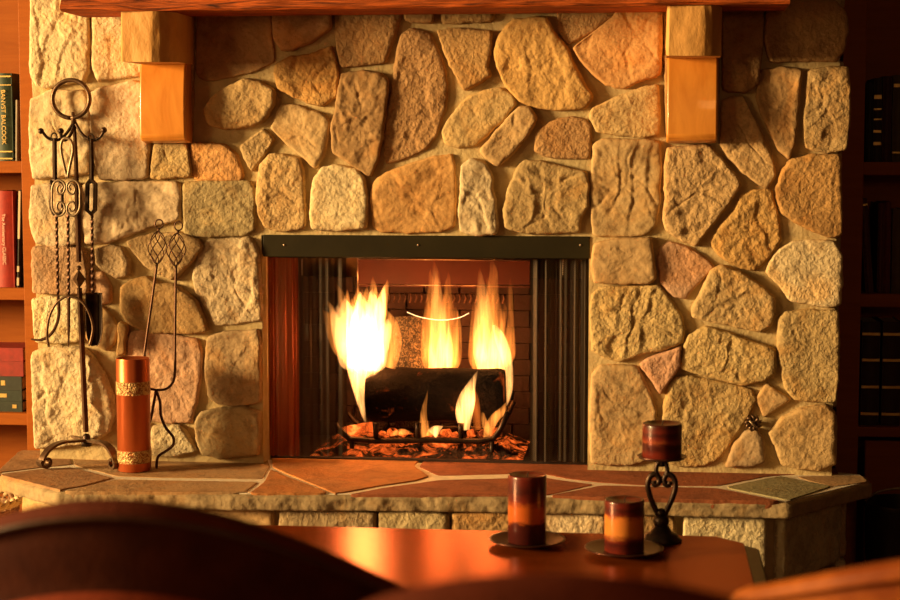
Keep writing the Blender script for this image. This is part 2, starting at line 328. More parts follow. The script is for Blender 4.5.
# outlines of the facing stones: (tint, relief in mm, [corners])
FACE = [
('p',9,[(30,-40),(80,-40),(82,-5),(86,15),(88,45),(87,70),(82,80),(60,83),(44,88),(36,84),(30,75)]),
('p',6,[(31,100),(50,90),(84,92),(89,110),(90,150),(90,172),(60,176),(33,178),(29,150)]),
('p',5,[(92,-40),(140,-40),(140,74),(130,75),(97,80),(91,65)]),
('p',6,[(91,92),(112,86),(132,82),(142,85),(143,110),(147,145),(146,177),(120,179),(100,178),(94,160),(90,120)]),
('t',5,[(154,144),(186,144),(190,176),(150,178)]),
('o',4,[(190,144),(222,145),(236,156),(241,176),(239,180),(193,179)]),
('p',5,[(31,186),(74,183),(77,200),(76,243),(60,246),(36,243),(30,225)]),
('p',10,[(82,186),(100,184),(140,183),(175,183),(179,190),(178,218),(150,226),(125,236),(105,242),(84,243),(81,215)]),
('g',6,[(182,183),(248,182),(252,188),(253,230),(240,235),(205,236),(184,234)]),
('r',3,[(32,248),(60,247),(83,250),(86,270),(86,292),(60,294),(33,292)]),
('r',4,[(90,272),(100,274),(108,288),(108,302),(96,304),(89,296)]),
('g',5,[(95,250),(108,247),(120,248),(128,262),(126,275),(115,278),(103,270),(96,264)]),
('t',6,[(127,242),(150,235),(178,233),(198,241),(201,247),(190,262),(172,279),(158,273),(147,267),(138,258)]),
('p',10,[(205,241),(248,239),(256,250),(258,290),(258,320),(235,323),(215,325),(208,310),(195,293),(192,275),(197,258)]),
('b',5,[(121,288),(128,282),(145,278),(160,285),(174,286),(182,291),(195,302),(204,321),(206,330),(190,333),(165,332),(150,333),(130,324),(120,312)]),
('p',6,[(31,300),(70,298),(80,301),(80,340),(60,343),(35,341)]),
('t',7,[(87,312),(100,308),(110,318),(116,328),(113,342),(105,350),(92,344),(85,338)]),
('b',2,[(119,324),(126,326),(124,354),(118,355)]),
('r',7,[(129,334),(145,331),(170,336),(196,341),(199,352),(199,375),(194,402),(190,422),(165,423),(150,421),(136,400),(129,370),(127,350)]),
('g',6,[(207,338),(225,333),(256,331),(258,345),(258,402),(240,406),(217,404),(208,395),(205,365)]),
('p',10,[(32,353),(55,347),(82,349),(90,357),(104,380),(111,400),(112,415),(108,432),(90,442),(60,446),(35,448),(33,400)]),
('g',5,[(117,424),(146,424),(147,450),(120,452)]),
('p',6,[(152,428),(178,427),(188,440),(194,451),(170,456),(153,455),(150,440)]),
('g',9,[(200,414),(215,410),(245,409),(258,413),(258,454),(220,458),(202,454),(196,440),(195,422)]),
('b',5,[(197,-40),(262,-40),(268,20),(272,60),(250,71),(225,77),(205,79),(196,75)]),
('b',5,[(270,-40),(327,-40),(330,28),(310,41),(290,49),(281,49),(274,38)]),
('o',9,[(276,64),(290,58),(300,57),(315,53),(330,47),(335,60),(337,80),(334,97),(320,105),(308,102),(290,94),(278,88),(274,75)]),
('b',3,[(334,-40),(402,-40),(400,13),(395,30),(384,62),(365,63),(341,66),(336,45)]),
('t',6,[(226,88),(245,80),(262,83),(273,92),(274,103),(262,121),(240,127),(222,128),(208,124),(204,110),(212,98)]),
('t',7,[(281,106),(291,105),(320,114),(328,122),(326,140),(321,158),(314,167),(303,157),(285,142),(271,127)]),
('t',5,[(240,147),(262,130),(272,139),(262,155),(251,170),(243,156)]),
('b',9,[(342,74),(362,71),(378,74),(387,80),(386,100),(382,130),(377,158),(370,175),(355,167),(334,152),(331,130),(337,100)]),
('b',7,[(402,34),(410,29),(429,33),(440,57),(446,85),(444,108),(436,132),(425,147),(408,155),(386,163),(384,140),(387,115),(393,80),(397,50)]),
('b',3,[(438,31),(460,29),(490,32),(491,45),(487,68),(490,75),(477,83),(464,89),(456,75),(445,52)]),
('o',8,[(500,34),(512,20),(545,17),(552,30),(562,42),(572,60),(580,78),(592,97),(585,107),(560,109),(540,108),(520,100),(506,85),(498,68),(494,50)]),
('b',4,[(553,-40),(614,-40),(613,14),(595,28),(568,43),(560,33)]),
('o',7,[(618,-40),(661,-40),(661,60),(659,74),(640,80),(624,88),(606,84),(592,72),(581,60),(575,48),(590,36),(616,16)]),
('t',6,[(593,109),(610,101),(640,89),(658,85),(659,110),(658,134),(640,136),(610,133),(597,130),(591,118)]),
('t',6,[(469,97),(485,91),(500,89),(511,95),(515,103),(505,117),(490,131),(475,144),(456,147),(445,143),(443,132),(451,116)]),
('t',7,[(520,107),(529,108),(536,118),(530,130),(515,149),(498,165),(488,159),(481,150),(490,140),(506,121)]),
('b',2,[(536,133),(550,122),(568,118),(584,120),(589,125),(589,157),(570,158),(546,156),(536,150)]),
('t',7,[(260,165),(269,155),(285,156),(297,159),(301,170),(303,195),(303,227),(285,231),(265,227),(258,215),(256,190)]),
('p',6,[(314,180),(321,169),(335,166),(355,170),(363,178),(366,195),(365,227),(340,230),(312,228),(310,208)]),
('o',7,[(373,183),(386,173),(410,165),(430,158),(450,156),(453,165),(454,200),(453,227),(440,231),(400,232),(380,231),(373,224),(371,200)]),
('p',9,[(462,166),(470,161),(484,163),(490,175),(493,200),(497,224),(495,233),(475,235),(461,231),(459,215),(461,190)]),
('t',8,[(509,190),(516,171),(524,161),(540,163),(560,167),(585,173),(588,186),(587,205),(579,222),(578,231),(550,233),(520,232),(505,227),(504,210)]),
('t',8,[(594,146),(602,140),(630,140),(659,142),(660,170),(659,200),(655,224),(645,234),(620,236),(593,235),(592,180)]),
('t',5,[(595,245),(610,241),(650,239),(653,255),(655,278),(649,283),(620,283),(595,281),(592,262)]),
('t',10,[(593,295),(602,289),(640,288),(659,287),(667,297),(679,315),(684,330),(683,342),(665,349),(640,354),(620,361),(606,357),(593,350),(591,320)]),
('t',6,[(593,376),(601,367),(625,367),(637,369),(645,385),(651,400),(655,412),(654,445),(649,459),(630,465),(592,464),(590,420)]),
('r',5,[(641,365),(651,359),(668,353),(680,349),(679,365),(671,379),(660,393),(655,384),(648,375)]),
('t',8,[(669,386),(676,379),(690,378),(712,382),(735,387),(750,391),(756,400),(750,412),(738,430),(728,446),(715,462),(700,466),(680,467),(662,461),(663,440),(664,410)]),
('t',8,[(690,336),(705,328),(725,333),(745,341),(765,347),(775,352),(775,373),(764,380),(745,385),(725,381),(700,374),(681,368),(685,350)]),
('t',8,[(712,271),(722,267),(740,273),(760,286),(774,299),(775,315),(769,327),(759,331),(740,327),(715,322),(694,316),(693,308),(700,296)]),
('r',5,[(661,249),(669,244),(680,246),(695,254),(709,263),(713,268),(700,280),(685,298),(676,296),(661,283),(659,265)]),
('t',8,[(668,149),(690,146),(710,147),(722,161),(737,178),(740,185),(728,204),(712,224),(695,245),(686,242),(669,232),(664,220),(666,190),(666,165)]),
('t',6,[(723,100),(742,96),(752,115),(762,137),(772,160),(774,175),(767,187),(758,183),(743,171),(730,158),(722,146)]),
('o',9,[(741,197),(755,191),(771,191),(775,206),(779,225),(780,240),(769,257),(755,270),(740,267),(722,257),(712,243),(722,226),(736,211)]),
('o',4,[(792,160),(810,156),(840,156),(841,200),(841,234),(832,237),(815,231),(796,221),(784,214),(778,200),(777,190),(783,172)]),
('p',4,[(795,243),(815,241),(834,243),(841,255),(843,280),(840,304),(830,307),(800,302),(790,299),(780,285),(768,272),(771,262),(781,251)]),
('t',5,[(780,319),(786,313),(810,312),(838,312),(839,340),(838,380),(835,401),(820,402),(796,399),(788,390),(783,375),(779,350)]),
('t',5,[(775,428),(785,418),(805,409),(825,407),(834,413),(835,430),(835,464),(820,469),(800,469),(783,464),(776,445),(770,434)]),
('t',3,[(757,400),(768,386),(789,400),(780,407),(765,416)]),
('g',5,[(731,459),(736,445),(746,433),(756,430),(763,440),(764,461),(755,466),(728,466)]),
('b',4,[(768,5),(790,0),(835,0),(845,12),(848,30),(843,52),(836,60),(800,60),(771,61),(766,40)]),
('b',4,[(768,-45),(846,-45),(846,-8),(768,-6)]),
('b',6,[(723,-40),(764,-40),(762,50),(757,84),(745,92),(724,90)]),
('b',6,[(762,71),(785,68),(801,70),(799,95),(796,120),(794,145),(789,157),(780,149),(772,134),(763,116),(758,95)]),
('t',8,[(809,71),(830,67),(848,68),(850,100),(849,130),(846,149),(826,152),(807,146),(805,120),(808,95)]),
('b',5,[(405,-40),(434,-40),(432,22),(405,20)]), ('b',5,[(440,-40),(496,-40),(492,20),(442,22)]), ('b',5,[(500,-40),(548,-40),(545,10),(505,12)]),
('b',5,[(665,-40),(718,-40),(718,140),(667,140)]),
('b',4,[(145,-40),(192,-40),(190,140),(146,140)]),
]
YS = -.035                                  # plane on which the outlines were measured
def w2(px, py): p = P(px, py, YS); return (p.x, p.z)
fireplace = thing('stone_fireplace', 'fieldstone chimney breast with a raised flagstone hearth and open firebox', 'fireplace', (0, 0, 0))
mb = MB()
for i, (c, a, poly) in enumerate(FACE):
    stone(mb, [w2(*q) for q in poly], lambda u, v, h: (u, -h, v), .030 + .008*math.sin(i*2.3), PAL[c], a*.001, i)
XL, XR = w2(34, 300)[0], w2(836, 300)[0]
XO0, XO1 = P(264, 300, .02).x, P(589, 300, .02).x; ZT = P(420, 236, .0).z
# returns of the chimney breast: coursed stones on both cheeks
for sx, X in ((-1, XL), (1, XR)):
    z = .44; k = 0; rn = random.Random(5)
    while z < 2.0:
        hh = rn.uniform(.12, .22)
        stone(mb, [(.03, z), (.27, z+.01), (.27, z+hh-.02), (.03, z+hh-.03)], (lambda u, v, h, X=X, s=sx: (X + s*h*.4, u if s > 0 else .30-u, v)), .04, PAL[rn.choice('ptg')], .005, 300+k, M_=5)
        z += hh; k += 1
z = w2(450, -44)[1] + .01; rn = random.Random(9); k = 0
while z < 2.70:                                   # courses above the photograph's frame, up to the ceiling line
    hh = min(rn.uniform(.17, .24), 2.77-z); x = XL + .005
    while x < XR - .06:
        x1 = min(x + rn.uniform(.16, .36), XR-.005); x1 = XR-.005 if XR - x1 < .1 else x1; j = lambda: rn.uniform(-.014, .014)
        stone(mb, [(x+.008, z+.008+j()*.5), ((x+x1)/2+j(), z+.006), (x1-.018+j()*.5, z+.010), (x1-.016, z+hh-.014+j()*.5), ((x+x1)/2+j(), z+hh-.010), (x+.010, z+hh-.014)], lambda u, v, h: (u, -h, v), .032, PAL[rn.choice('ptgbo')], .006, 700+k, M_=5, step=.011)
        x = x1; k += 1
    z += hh
part('stone_facing', mb, M['stone'], fireplace)
mb = MB()
ZU = 2.78
YMO = -.008
mb.box((XL, YMO, .30), (XO0, .55, ZU)); mb.box((XO1, YMO, .30), (XR, .55, ZU)); mb.box((XO0, YMO, ZT), (XO1, .55, ZU))
part('mortar', mb, M['mortar'], fireplace, smooth=False)
# hearth slab of grouted flagstones
def g2(px, py): p = G(px, py, ZH); return (p.x, p.y)
out = [(-3,474),(60,490),(245,493),(420,494),(600,497),(788,501),(868,481),(862,474),(840,472)]
outw = [g2(*q) for q in out]
yb = .30
bl_ = g2(20,452); slab = outw[:-1] + [g2(836,471), (XR-.05, .06), (XL+.05, .06), (XL-.01, bl_[1]), bl_]
cxm = sum(p[0] for p in outw)/len(outw)
inner = [(cxm + (x-cxm)*.995, y + (.012 if y < -.1 else .004)) for x, y in slab]
part('grout', MB().prism(inner, ZH-.046, ZH-.003), M['grout'], fireplace, smooth=False)
FL = [('b',[(20,450),(70,450),(72,464),(41,467),(0,472),(-4,472)]),
('b',[(-2,474.5),(41,469),(72,467.5),(112,478),(86,485),(61,489.5),(60,490)]),
('t',[(62,491),(87,486),(116,479),(160,480),(258,481.5),(244,492.5)]),
('t',[(74,464.5),(73,450),(268,455),(268,461),(270,466),(262,478.5),(160,477),(116,475.5)]),
('o',[(271,469),(283,475),(330,493),(249,493),(264,482)]),
('o',[(271,455),(420,458),(414,466),(429,476),(415,480.5),(380,485.5),(345,492),(335,493),(287,473.5),(273,467)]),
('r',[(348,494),(385,487),(440,479.5),(500,478),(540,476.5),(562,480),(594,484),(545,495),(440,494.5)]),
('r',[(424,460),(590,462),(800,466),(838,468),(838,473),(790,474),(765,476),(717,485.5),(643,484.5),(602,482),(567,478),(543,473),(500,473.5),(438,475),(419,466)]),
('r',[(549,495.5),(602,485.5),(643,486.5),(716,488),(783,501.5),(600,497.5)]),
('g',[(724,487),(768,478),(781,476),(803,480.5),(832,485.8),(789,500)]),
('t',[(797,476),(841,474.8),(862,475),(868,481),(834,486),(808,480)])]
mb = MB()
FC = dict(r=(.30,.095,.04), o=(.46,.19,.06), b=(.36,.20,.10), t=(.42,.26,.13), g=(.28,.25,.14))
for i, (c, poly) in enumerate(FL):
    q = [g2(*t) for t in poly]; ar = sum(q[k][0]*q[(k+1)%len(q)][1]-q[(k+1)%len(q)][0]*q[k][1] for k in range(len(q)))
    if ar < 0: q = q[::-1]
    per = sum(math.dist(q[k], q[(k+1)%len(q)]) for k in range(len(q)))
    q = resample(chaikin(q, .06, 1), int(per/.012)); q = [(x+.003*noise.noise(V((x*40, y*40, i))), y+.003*noise.noise(V((x*40, y*40, i+9)))) for x, y in q]
    mb.col = FC[c]; dz = .0012*math.sin(i*1.7); mb.prism(q, ZH-.044, ZH+dz-.0002)
part('flagstones', mb, M['flag'], fireplace, bevel=.002)
# rough cut edge of the slab: a band of chipped stone under the flags
mb = MB(); mb.col = (.37,.27,.15)
edge = resample(outw[:7], 400)[:330]
def dens(pts, st):
    o = []
    for a, b in zip(pts, pts[1:]):
        n = max(1, int(math.dist(a, b)/st)); o += [(a[0]+(b[0]-a[0])*k/n, a[1]+(b[1]-a[1])*k/n) for k in range(n)]
    return o + [pts[-1]]
ed = dens([bl_] + outw[:8], .006)
def edgefn(u, v):
    k = int(round(u*(len(ed)-1))); x, y = ed[k]; a = ed[max(k-1,0)]; b = ed[min(k+1, len(ed)-1)]
    d = V((b[0]-a[0], b[1]-a[1], 0)).normalized(); nrm = V((d.y, -d.x, 0))
    q = V((x, y, v*.05)); r = noise.noise(q*20)*.006 + noise.noise(q*60)*.003 + noise.noise(V((x*6, y*6, v)))*.006
    prof = -.016 if v in (0, 1) else (.003 if 0 < v < 1 else 0)
    return V((x, y, ZH-.052 + v*.047)) + nrm * (r + prof + .009)
mb.grid(edgefn, len(ed)-1, 8)
part('slab_edge', mb, M['flag'], fireplace)
mb = MB()
base = [(x*.985 - (.0), y) for x, y in slab]
bf = []
for i, (x, y) in enumerate(outw[:7]): bf.append((x, y))
# base walls set back under the slab
A0, A1 = V((G(17,500,ZH-.05).x, 0)), None
bl = [(g2(-3,474)[0]+.105, bl_[1]), (g2(-3,474)[0]+.075, g2(-3,474)[1]+.05), (g2(60,490)[0]+.035, g2(60,490)[1]+.05), (g2(788,501)[0]-.035, g2(788,501)[1]+.05), (g2(868,481)[0]-.085, g2(868,481)[1]+.03), (g2(868,481)[0]-.085, .06)]
mb.prism(bl, 0, ZH-.045)
part('hearth_base_mortar', mb, M['mortar'], fireplace, smooth=False)
mb = MB()
def face_stones(a, b, rows, seed, w0=.16, w1=.30):
    a = V((*a, 0)); b = V((*b, 0)); L = (b-a).length; d = (b-a)/L; nrm = V((d.y, -d.x, 0)); rn = random.Random(seed)
    for (z0, z1) in rows:
        x = .012
        while x < L - .05:
            w = rn.uniform(w0, w1); x1 = min(x+w, L-.012)
            if L - x1 < .09: x1 = L - .012
            j = lambda: rn.uniform(-.012, .012)
            p = [(x+j()*.6, z0+.008), ((x+x1)/2, z0+.004+j()*.3), (x1-.02+j(), z0+.01), (x1-.016+j(), z1-.012), ((x+x1)/2, z1-.006), (x+j()*.6+.006, z1-.01)]
            stone(mb, p, (lambda u, v, h: a + d*u + nrm*h*.8 + V((0,0,v))), .036, PAL[rn.choice('tpgtb')], .006, seed*50+int(x*100)+int(z0*1000), M_=7)
            x = x1
for k in range(5):
    face_stones(bl[k], bl[k+1], [(.015, .175), (.175, .372)], 11+k, *((.28, .44) if k == 3 else (.18, .34)))
part('hearth_base_stones', mb, M['stone'], fireplace)
# ---------------------------------------------------------------- firebox
YF = .075
fb = thing('firebox', 'steel and firebrick firebox insert with black hood and pleated mesh curtains', 'firebox', ((XO0+XO1)/2, .3, ZH))
x0, x1 = XO0+.004, XO1-.004; zb = ZH; zt = ZT-.004
ZL = P(420, 257, .02).z
mb = MB(); mb.box((x0, YF, zb), (x0+.02, .52, zt)); mb.box((x1-.02, YF, zb), (x1, .52, zt)); mb.box((x0+.02, YF, zt-.02), (x1-.02, .52, zt)); mb.box((x0+.02, YF, zb), (x1-.02, .52, zb+.006))
part('liner', mb, M['soot'], fb, smooth=False)
mb = MB()
def hoodfn():
    l = P(263, 234, -.01).x; r = P(590, 234, -.01).x
    mb.box((l, -.012, ZL), (r, .07, ZT+.002)); mb.box((l+.01, .01, ZL-.004), (r-.01, .06, ZL))
hoodfn(); hood = part('hood', mb, M['hood'], fb, bevel=.003)
for px in (284, 418, 580): part('rivet', MB().ball(P(px, 245, -.0125), .0032, 10), M['trimline'], hood)
YB = .50
xa, xb = P(358, 300, YB).x, P(530, 300, YB).x
mb = MB(); mb.box((xa, YB-.012, P(440,287,YB).z), (xb, YB+.01, zt-.02)); part('upper_back_plate', mb, M['redplate'], fb, smooth=False)
mb = MB()
zz = [P(440, y, YB).z for y in (259.5, 285)]
mb.tube([(xa, YB-.014, zz[0]), (xb, YB-.014, zz[0])], .0016, 6); mb.tube([(xa, YB-.014, zz[1]), (xb, YB-.014, zz[1])], .0014, 6); mb.tube([(xa+.002, YB-.016, zt-.02), (xa+.002, YB-.016, P(440,300,YB).z)], .0022, 6)
part('plate_edging', mb, M['trimline'], fb)
mb = MB(); rn = random.Random(2)
z = zb; row = 0
while z < P(440,290,YB).z:
    h = .055; x = x0+.02 - (.06 if row % 2 else 0)
    while x < x1-.02:
        a = max(x, x0+.02); b = min(x+.115, x1-.02)
        if b-a > .02: mb.box((a+.0008, YB, z+.0008), (b-.0008, YB+.018, z+h-.0008))
        x += .12
    z += h; row += 1
part('brick_back', mb, M['brick'], fb, bevel=.002)
mb = MB()
for k in range(22):
    x = P(388, 297, YB).x + k*.0185; zc = P(440, 298, YB).z
    mb.tube([(x, YB-.004, zc-.016), (x+.006, YB-.004, zc), (x+.003, YB-.004, zc+.016)], .0032, 6)
part('embossed_band', mb, M['dimemb'], fb)
def curtain(xa, xb, n, amp, dens_, y):
    mb = MB(); zt_ = ZL + .012; zb_ = ZH + .012
    def fn(u, v):
        w = 1 + .25*(1-v)
        a = amp*(math.sin(u*n*2*PI + 1.6*math.sin(u*7)) + .5*math.sin(u*n*4.7*PI+2)) * w
        return (xa + (xb-xa)*u + amp*.5*math.sin(u*n*4*PI), y + a, zb_ + (zt_-zb_)*v)
    mb.grid(fn, int(n*14), 24); return mb
def cpx(px): return P(px, 300, YF-.02).x
part('mesh_curtain', curtain(XO0+.004, cpx(298), 4, .006, 1, YF-.018), M['mesh'], fb, label='gathered mesh curtain coloured as lit red at the left jamb')
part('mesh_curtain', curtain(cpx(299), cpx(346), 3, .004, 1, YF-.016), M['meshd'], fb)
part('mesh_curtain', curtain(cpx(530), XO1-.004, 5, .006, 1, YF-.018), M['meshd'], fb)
mb = MB(); mb.tube([(x0, YF-.018, ZL+.014), (x1, YF-.018, ZL+.014)], .004, 8); part('curtain_rod', mb, M['soot'], fb)
for px in (302, 563):
    mb = MB()
    for k in range(9): mb.ball(P(px, 260+k*1.8, YF-.035), .0018, 8)
    part('pull_chain', mb, M['trimline'], fb)
# ember bed
mb = MB()
ea, eb = P(330, 455, .12).x, P(498, 455, .12).x
def bed(u, v):
    x = ea-.06 + (eb-ea+.14)*u; y = .10 + .36*v
    e = min(1, u*8, (1-u)*8, v*7+.0, (1-v)*6+.3); q = V((x*14, y*14, 0))
    return (x, y, ZH + .0065 + max(0, e*(.030 + .016*noise.noise(q) + .010*noise.noise(q*3)+.006*noise.noise(q*7))))
mb.grid(bed, 150, 60)
tag(part('ember_bed', mb, M['ember'], None), 'bed of glowing orange coals and ash under the grate', 'embers', kind='stuff')
# grate
YG = .135
gr = thing('fire_grate', 'black iron fire grate with upturned ends holding the burning logs', 'grate', (P(430,440,YG).x, .25, ZH+.0065))
zg = P(430, 440, YG).z
gx0, gx1 = P(345, 440, YG).x, P(502, 440, YG).x
mb = MB(); pts = [P(335,424,YG), P(341,432,YG), P(350,439,YG), P(375,441,YG), P(430,440,YG), P(480,441,YG), P(494,438,YG), P(501,428,YG), P(508,412,YG)]
mb.tube(pts, .0095, 8); part('front_bar', mb, M['iron'], gr)
mb = MB(); mb.tube([p + V((0,.24,0)) for p in pts], .009, 8); part('rear_bar', mb, M['iron'], gr)
for px in (376, 418, 461):
    mb = MB(); x = P(px, 440, YG).x
    mb.tube([P(px, 423, YG-.004), P(px, 430, YG-.004), (x, YG, zg+.004), (x, YG+.12, zg-.004), (x, YG+.24, zg+.004), (x, YG+.245, zg+.06)], [.011,.010,.008,.008,.008,.008], 8)
    part('prong', mb, M['iron'], gr)
for px in (352, 492):
    for dy in (0, .24):
        mb = MB(); x = P(px, 440, YG).x; mb.tube([(x, YG+dy, zg), (x, YG+dy, ZH+.008)], .008, 8); part('leg', mb, M['iron'], gr)
# logs
def logmesh(a, b, r, seed, amp=.08, n=40, m=30, twist=0):
    a, b = V(a), V(b); ax = (b-a).normalized(); u = ax.orthogonal().normalized(); w = ax.cross(u); mb = MB(); vs = []; fs = []
    for i in range(m+1):
        t = i/m; p = a.lerp(b, t)
        for k in range(n):
            q = 2*PI*k/n; d = u*math.cos(q) + w*math.sin(q)
            rr = r*(1 + amp*noise.noise(p*9 + d*1.3 + V((seed,0,0))) + amp*.6*noise.noise(p*20 + d*5 + V((seed,2,0))))
            if i in (0, m): rr *= .95
            vs.append(p + d*rr)
    for i in range(m):
        for k in range(n): fs.append((i*n+k, i*n+(k+1)%n, (i+1)*n+(k+1)%n, (i+1)*n+k))
    fs += [tuple(range(n-1,-1,-1)), tuple(m*n+k for k in range(n))]
    return mb.add(vs, fs)
YL = .235
pl, pr = P(367, 396, YL-.03), P(504, 396, YL-.03)
rl = (P(430,370,YL-.03).z - P(430,422,YL-.03).z)/2
lg = tag(part('fire_log', logmesh((pl.x, YL, pl.z), (pr.x, YL, pr.z), rl*1.0, 3, .07), M['char'], None, smooth='auto'), 'thick charred log lying across the front of the grate', 'log')
a = P(410, 420, .36); b = P(408, 318, .38)
lg2 = tag(part('fire_log', logmesh((a.x, .37, ZH+.06), (b.x, .42, b.z), .05, 8, .22), M['ashlog'], None, smooth='auto'), 'ash-flecked log standing upright behind the thick front log', 'log')
a, b = P(341, 433, .17), P(373, 427, .2)
lg3 = tag(part('fire_log', logmesh(a, b, .018, 12, .2, 14, 12), M['logend'], None, smooth='auto'), 'small glowing split log at the left end of the grate', 'log')
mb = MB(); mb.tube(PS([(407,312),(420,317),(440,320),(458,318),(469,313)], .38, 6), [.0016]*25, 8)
tag(part('reflection_glint', mb, M['hot'], None), 'thin curved twig caught on the upright log', 'glint')  # glowing wire added in place of a bright reflected arc
rn = random.Random(4); ci = 0
coals = [(392,432,7,'left of the middle prong'),(404,433,6,'beside the middle prong'),(382,434,5,'next to the left prong'),(432,434,7,'right of the middle prong'),(446,433,8,'under the middle of the log'),(455,435,6,'left of the right prong'),(472,433,7,'right of the right prong'),(484,434,8,'under the right end of the log'),(494,431,7,'at the right upturned end of the grate')]
for (x, y, r_, w_) in coals:
    mb = MB(); c = P(x, y, YG+.05); mb.ball(c, r_*.0026, 12, (1, .9, .7))
    mb.v = [tuple(V(v) + V((1,1,1))*.005*noise.noise(V(v)*60)) for v in mb.v]
    tag(part('hot_coal', mb, M['logend'], None), 'small orange coal on the grate ' + w_, 'coal', 'hot coals on the grate')
# flames: tongues of glowing gas
def flame(name, label, tongues, Y, group='flames of the log fire'):
    xs = [t[1][0] for t in tongues][0]
    e = thing(name, label, 'flame', P(xs[0], xs[1], Y), group)
    for mt, pts, dy in tongues:
        sp = spline(pts, 6); k = 3.1/1000
        mb = MB(); c = [P(x, y, Y+dy) for x, y, r in sp]
        mb.tube(c, [max(r, .25)*k for x, y, r in sp], 16, flat=.62, up=(0,1,0))
        part('tongue', mb, M[mt], e)
    return e
def licks(mt, tips, root, wr, seed, mid=.5):
    rn = random.Random(seed); out = []
    for (tx, ty, w) in tips:
        rx = root[0] + (tx-root[2])*root[3]; ry = root[1]; j = lambda q: rn.uniform(-q, q)
        mx = rx*(1-mid)+tx*mid + j(2.5); my = ry*(1-mid)+ty*mid
        out.append((mt, [(rx, ry+j(7), wr*.2), ((rx*2+mx)/3, (ry*2+my)/3, wr), (mx, my, w*1.5), (mx*.35+tx*.65+j(2), my*.35+ty*.65, w), (mx*.12+tx*.88+j(1), my*.12+ty*.88, w*.45), (tx, ty, .15)], rn.uniform(-.035, .035)))
    return out
flame('flame', 'big white-yellow flame at the left end of the thick log', [
 ('flame', [(366,424,.5),(363,412,3),(360,392,7),(361,376,14),(364,358,22),(363,340,20),(361,324,13),(359,310,6),(357,300,.3)], 0),
 ('flame', [(356,370,6),(347,352,10),(341,334,10),(336,320,6),(331,308,2),(330,300,.2)], .02),
 ('flame2', [(390,368,6),(395,345,7),(393,325,6),(387,310,.3)], 0)]
 + licks('flame', [(338,304,6),(345,296,7),(352,303,7),(360,291,7),(367,300,7),(373,288,6),(380,296,6),(385,285,5),(388,318,6)], (362,374,362,.45), 10, 7)
 + licks('flame2', [(324,309,4),(328,300,3.5),(331,311,4),(337,284,4),(342,297,4),(347,289,3.5),(352,298,4),(358,284,3.5)], (354,356,345,.5), 8, 1)
 + licks('flame2', [(356,292,3),(362,289,4),(367,286,4),(373,276,4),(377,286,4),(381,290,3.5),(387,279,4),(385,302,4),(392,322,3)], (368,352,372,.6), 8, 2), .20)
flame('flame', 'tall twin-tipped orange flame rising behind the middle of the log', [
 ('flameg', [(440,374,13),(441,350,13),(440,328,11),(438,308,8),(436,286,5),(434,264,.2)], 0)]
 + licks('flamegt', [(428,300,4),(431,268,4),(434,258,4.5),(437,270,4),(442,292,4),(447,284,4),(448,271,4),(452,294,4),(456,306,3.5)], (440,372,441,.9), 7, 3), .33)
flame('flame', 'tall wide flame rising behind the right end of the log', [
 ('flameg', [(492,374,14),(488,352,16),(484,332,12),(483,312,9),(482,292,6),(480,268,.2)], 0),
 ('flame', [(506,406,1),(509,392,3.5),(509,374,4.5),(506,356,6),(500,338,6),(494,325,2)], -.04)]
 + licks('flamegt', [(473,300,4),(478,278,4),(480,266,4),(484,290,4),(488,276,4),(493,256,5),(496,280,4),(500,304,4),(511,276,2.5),(506,300,2.5)], (488,370,488,.8), 8, 5), .33)
flame('flame', 'bright pointed flame licking up before the right half of the log', [
 ('flame', [(465,430,5),(464,414,9),(467,399,9),(471,386,5),(478,370,.2)], 0),
 ('flame3', [(478,430,4),(476,412,5),(474,396,4),(471,382,.2)], .015)], .135)
flame('flame', 'thin orange flame before the middle of the log', [
 ('flame2', [(427,436,6),(424,424,4.5),(424,410,3),(428,390,.2)], 0), ('flame', [(432,434,6),(436,430,5),(443,426,.3)], .0)], .14)
flame('flame', 'orange flame leaning up at the right end of the grate', [
 ('flame2', [(487,438,4),(489,428,5),(495,418,5),(502,411,4),(506,402,.2)], 0), ('flame2', [(494,436,1),(488,430,4),(484,420,3),(482,408,.2)], .02)], .145)
flame('flame', 'low pale flame under the left half of the log', [
 ('flame2', [(386,435,.5),(396,433,3),(404,432,3.5),(412,433,.5)], 0)], .15)
# ---------------------------------------------------------------- mantel
YM = -.29
mx0, mx1 = P(60, 5, YM).x, P(790, 5, YM).x; mz = P(450, 7.5, YM).z
mt_ = thing('mantel_shelf', 'thick live-edged timber mantel on two stepped wooden corbels above the fire', 'mantel', ((mx0+mx1)/2, 0, mz))
mb = MB()
def mantelfn(u, v):                        # v runs round the section
    x = mx0 + (mx1-mx0)*u; a = v*2*PI
    sec = [(-.065,0),(YM+.006,0),(YM,.006),(YM,.035),(YM-.008,.075),(YM,.115),(YM+.015,.130),(-.065,.130)]
    k = v*(len(sec)-1); i = min(int(k), len(sec)-2); f = k-i
    y = sec[i][0]*(1-f)+sec[i+1][0]*f; z = sec[i][1]*(1-f)+sec[i+1][1]*f
    if y < YM+.05:
        q = V((x*2.2, z*9, 1)); y += .012*noise.noise(q) + .008*noise.noise(V((x*9, z*40, 4))) ; z += .003*noise.noise(V((x*6, 3, y*10))) 
    return (x, y, mz+z)
mb.grid(mantelfn, 220, 42); n = len(mb.v)
nu = 221
mb.f.append(tuple(j*nu for j in range(43))); mb.f.append(tuple(j*nu+220 for j in range(42, -1, -1)))
part('beam', mb, M['mantel'], mt_, smooth='auto')
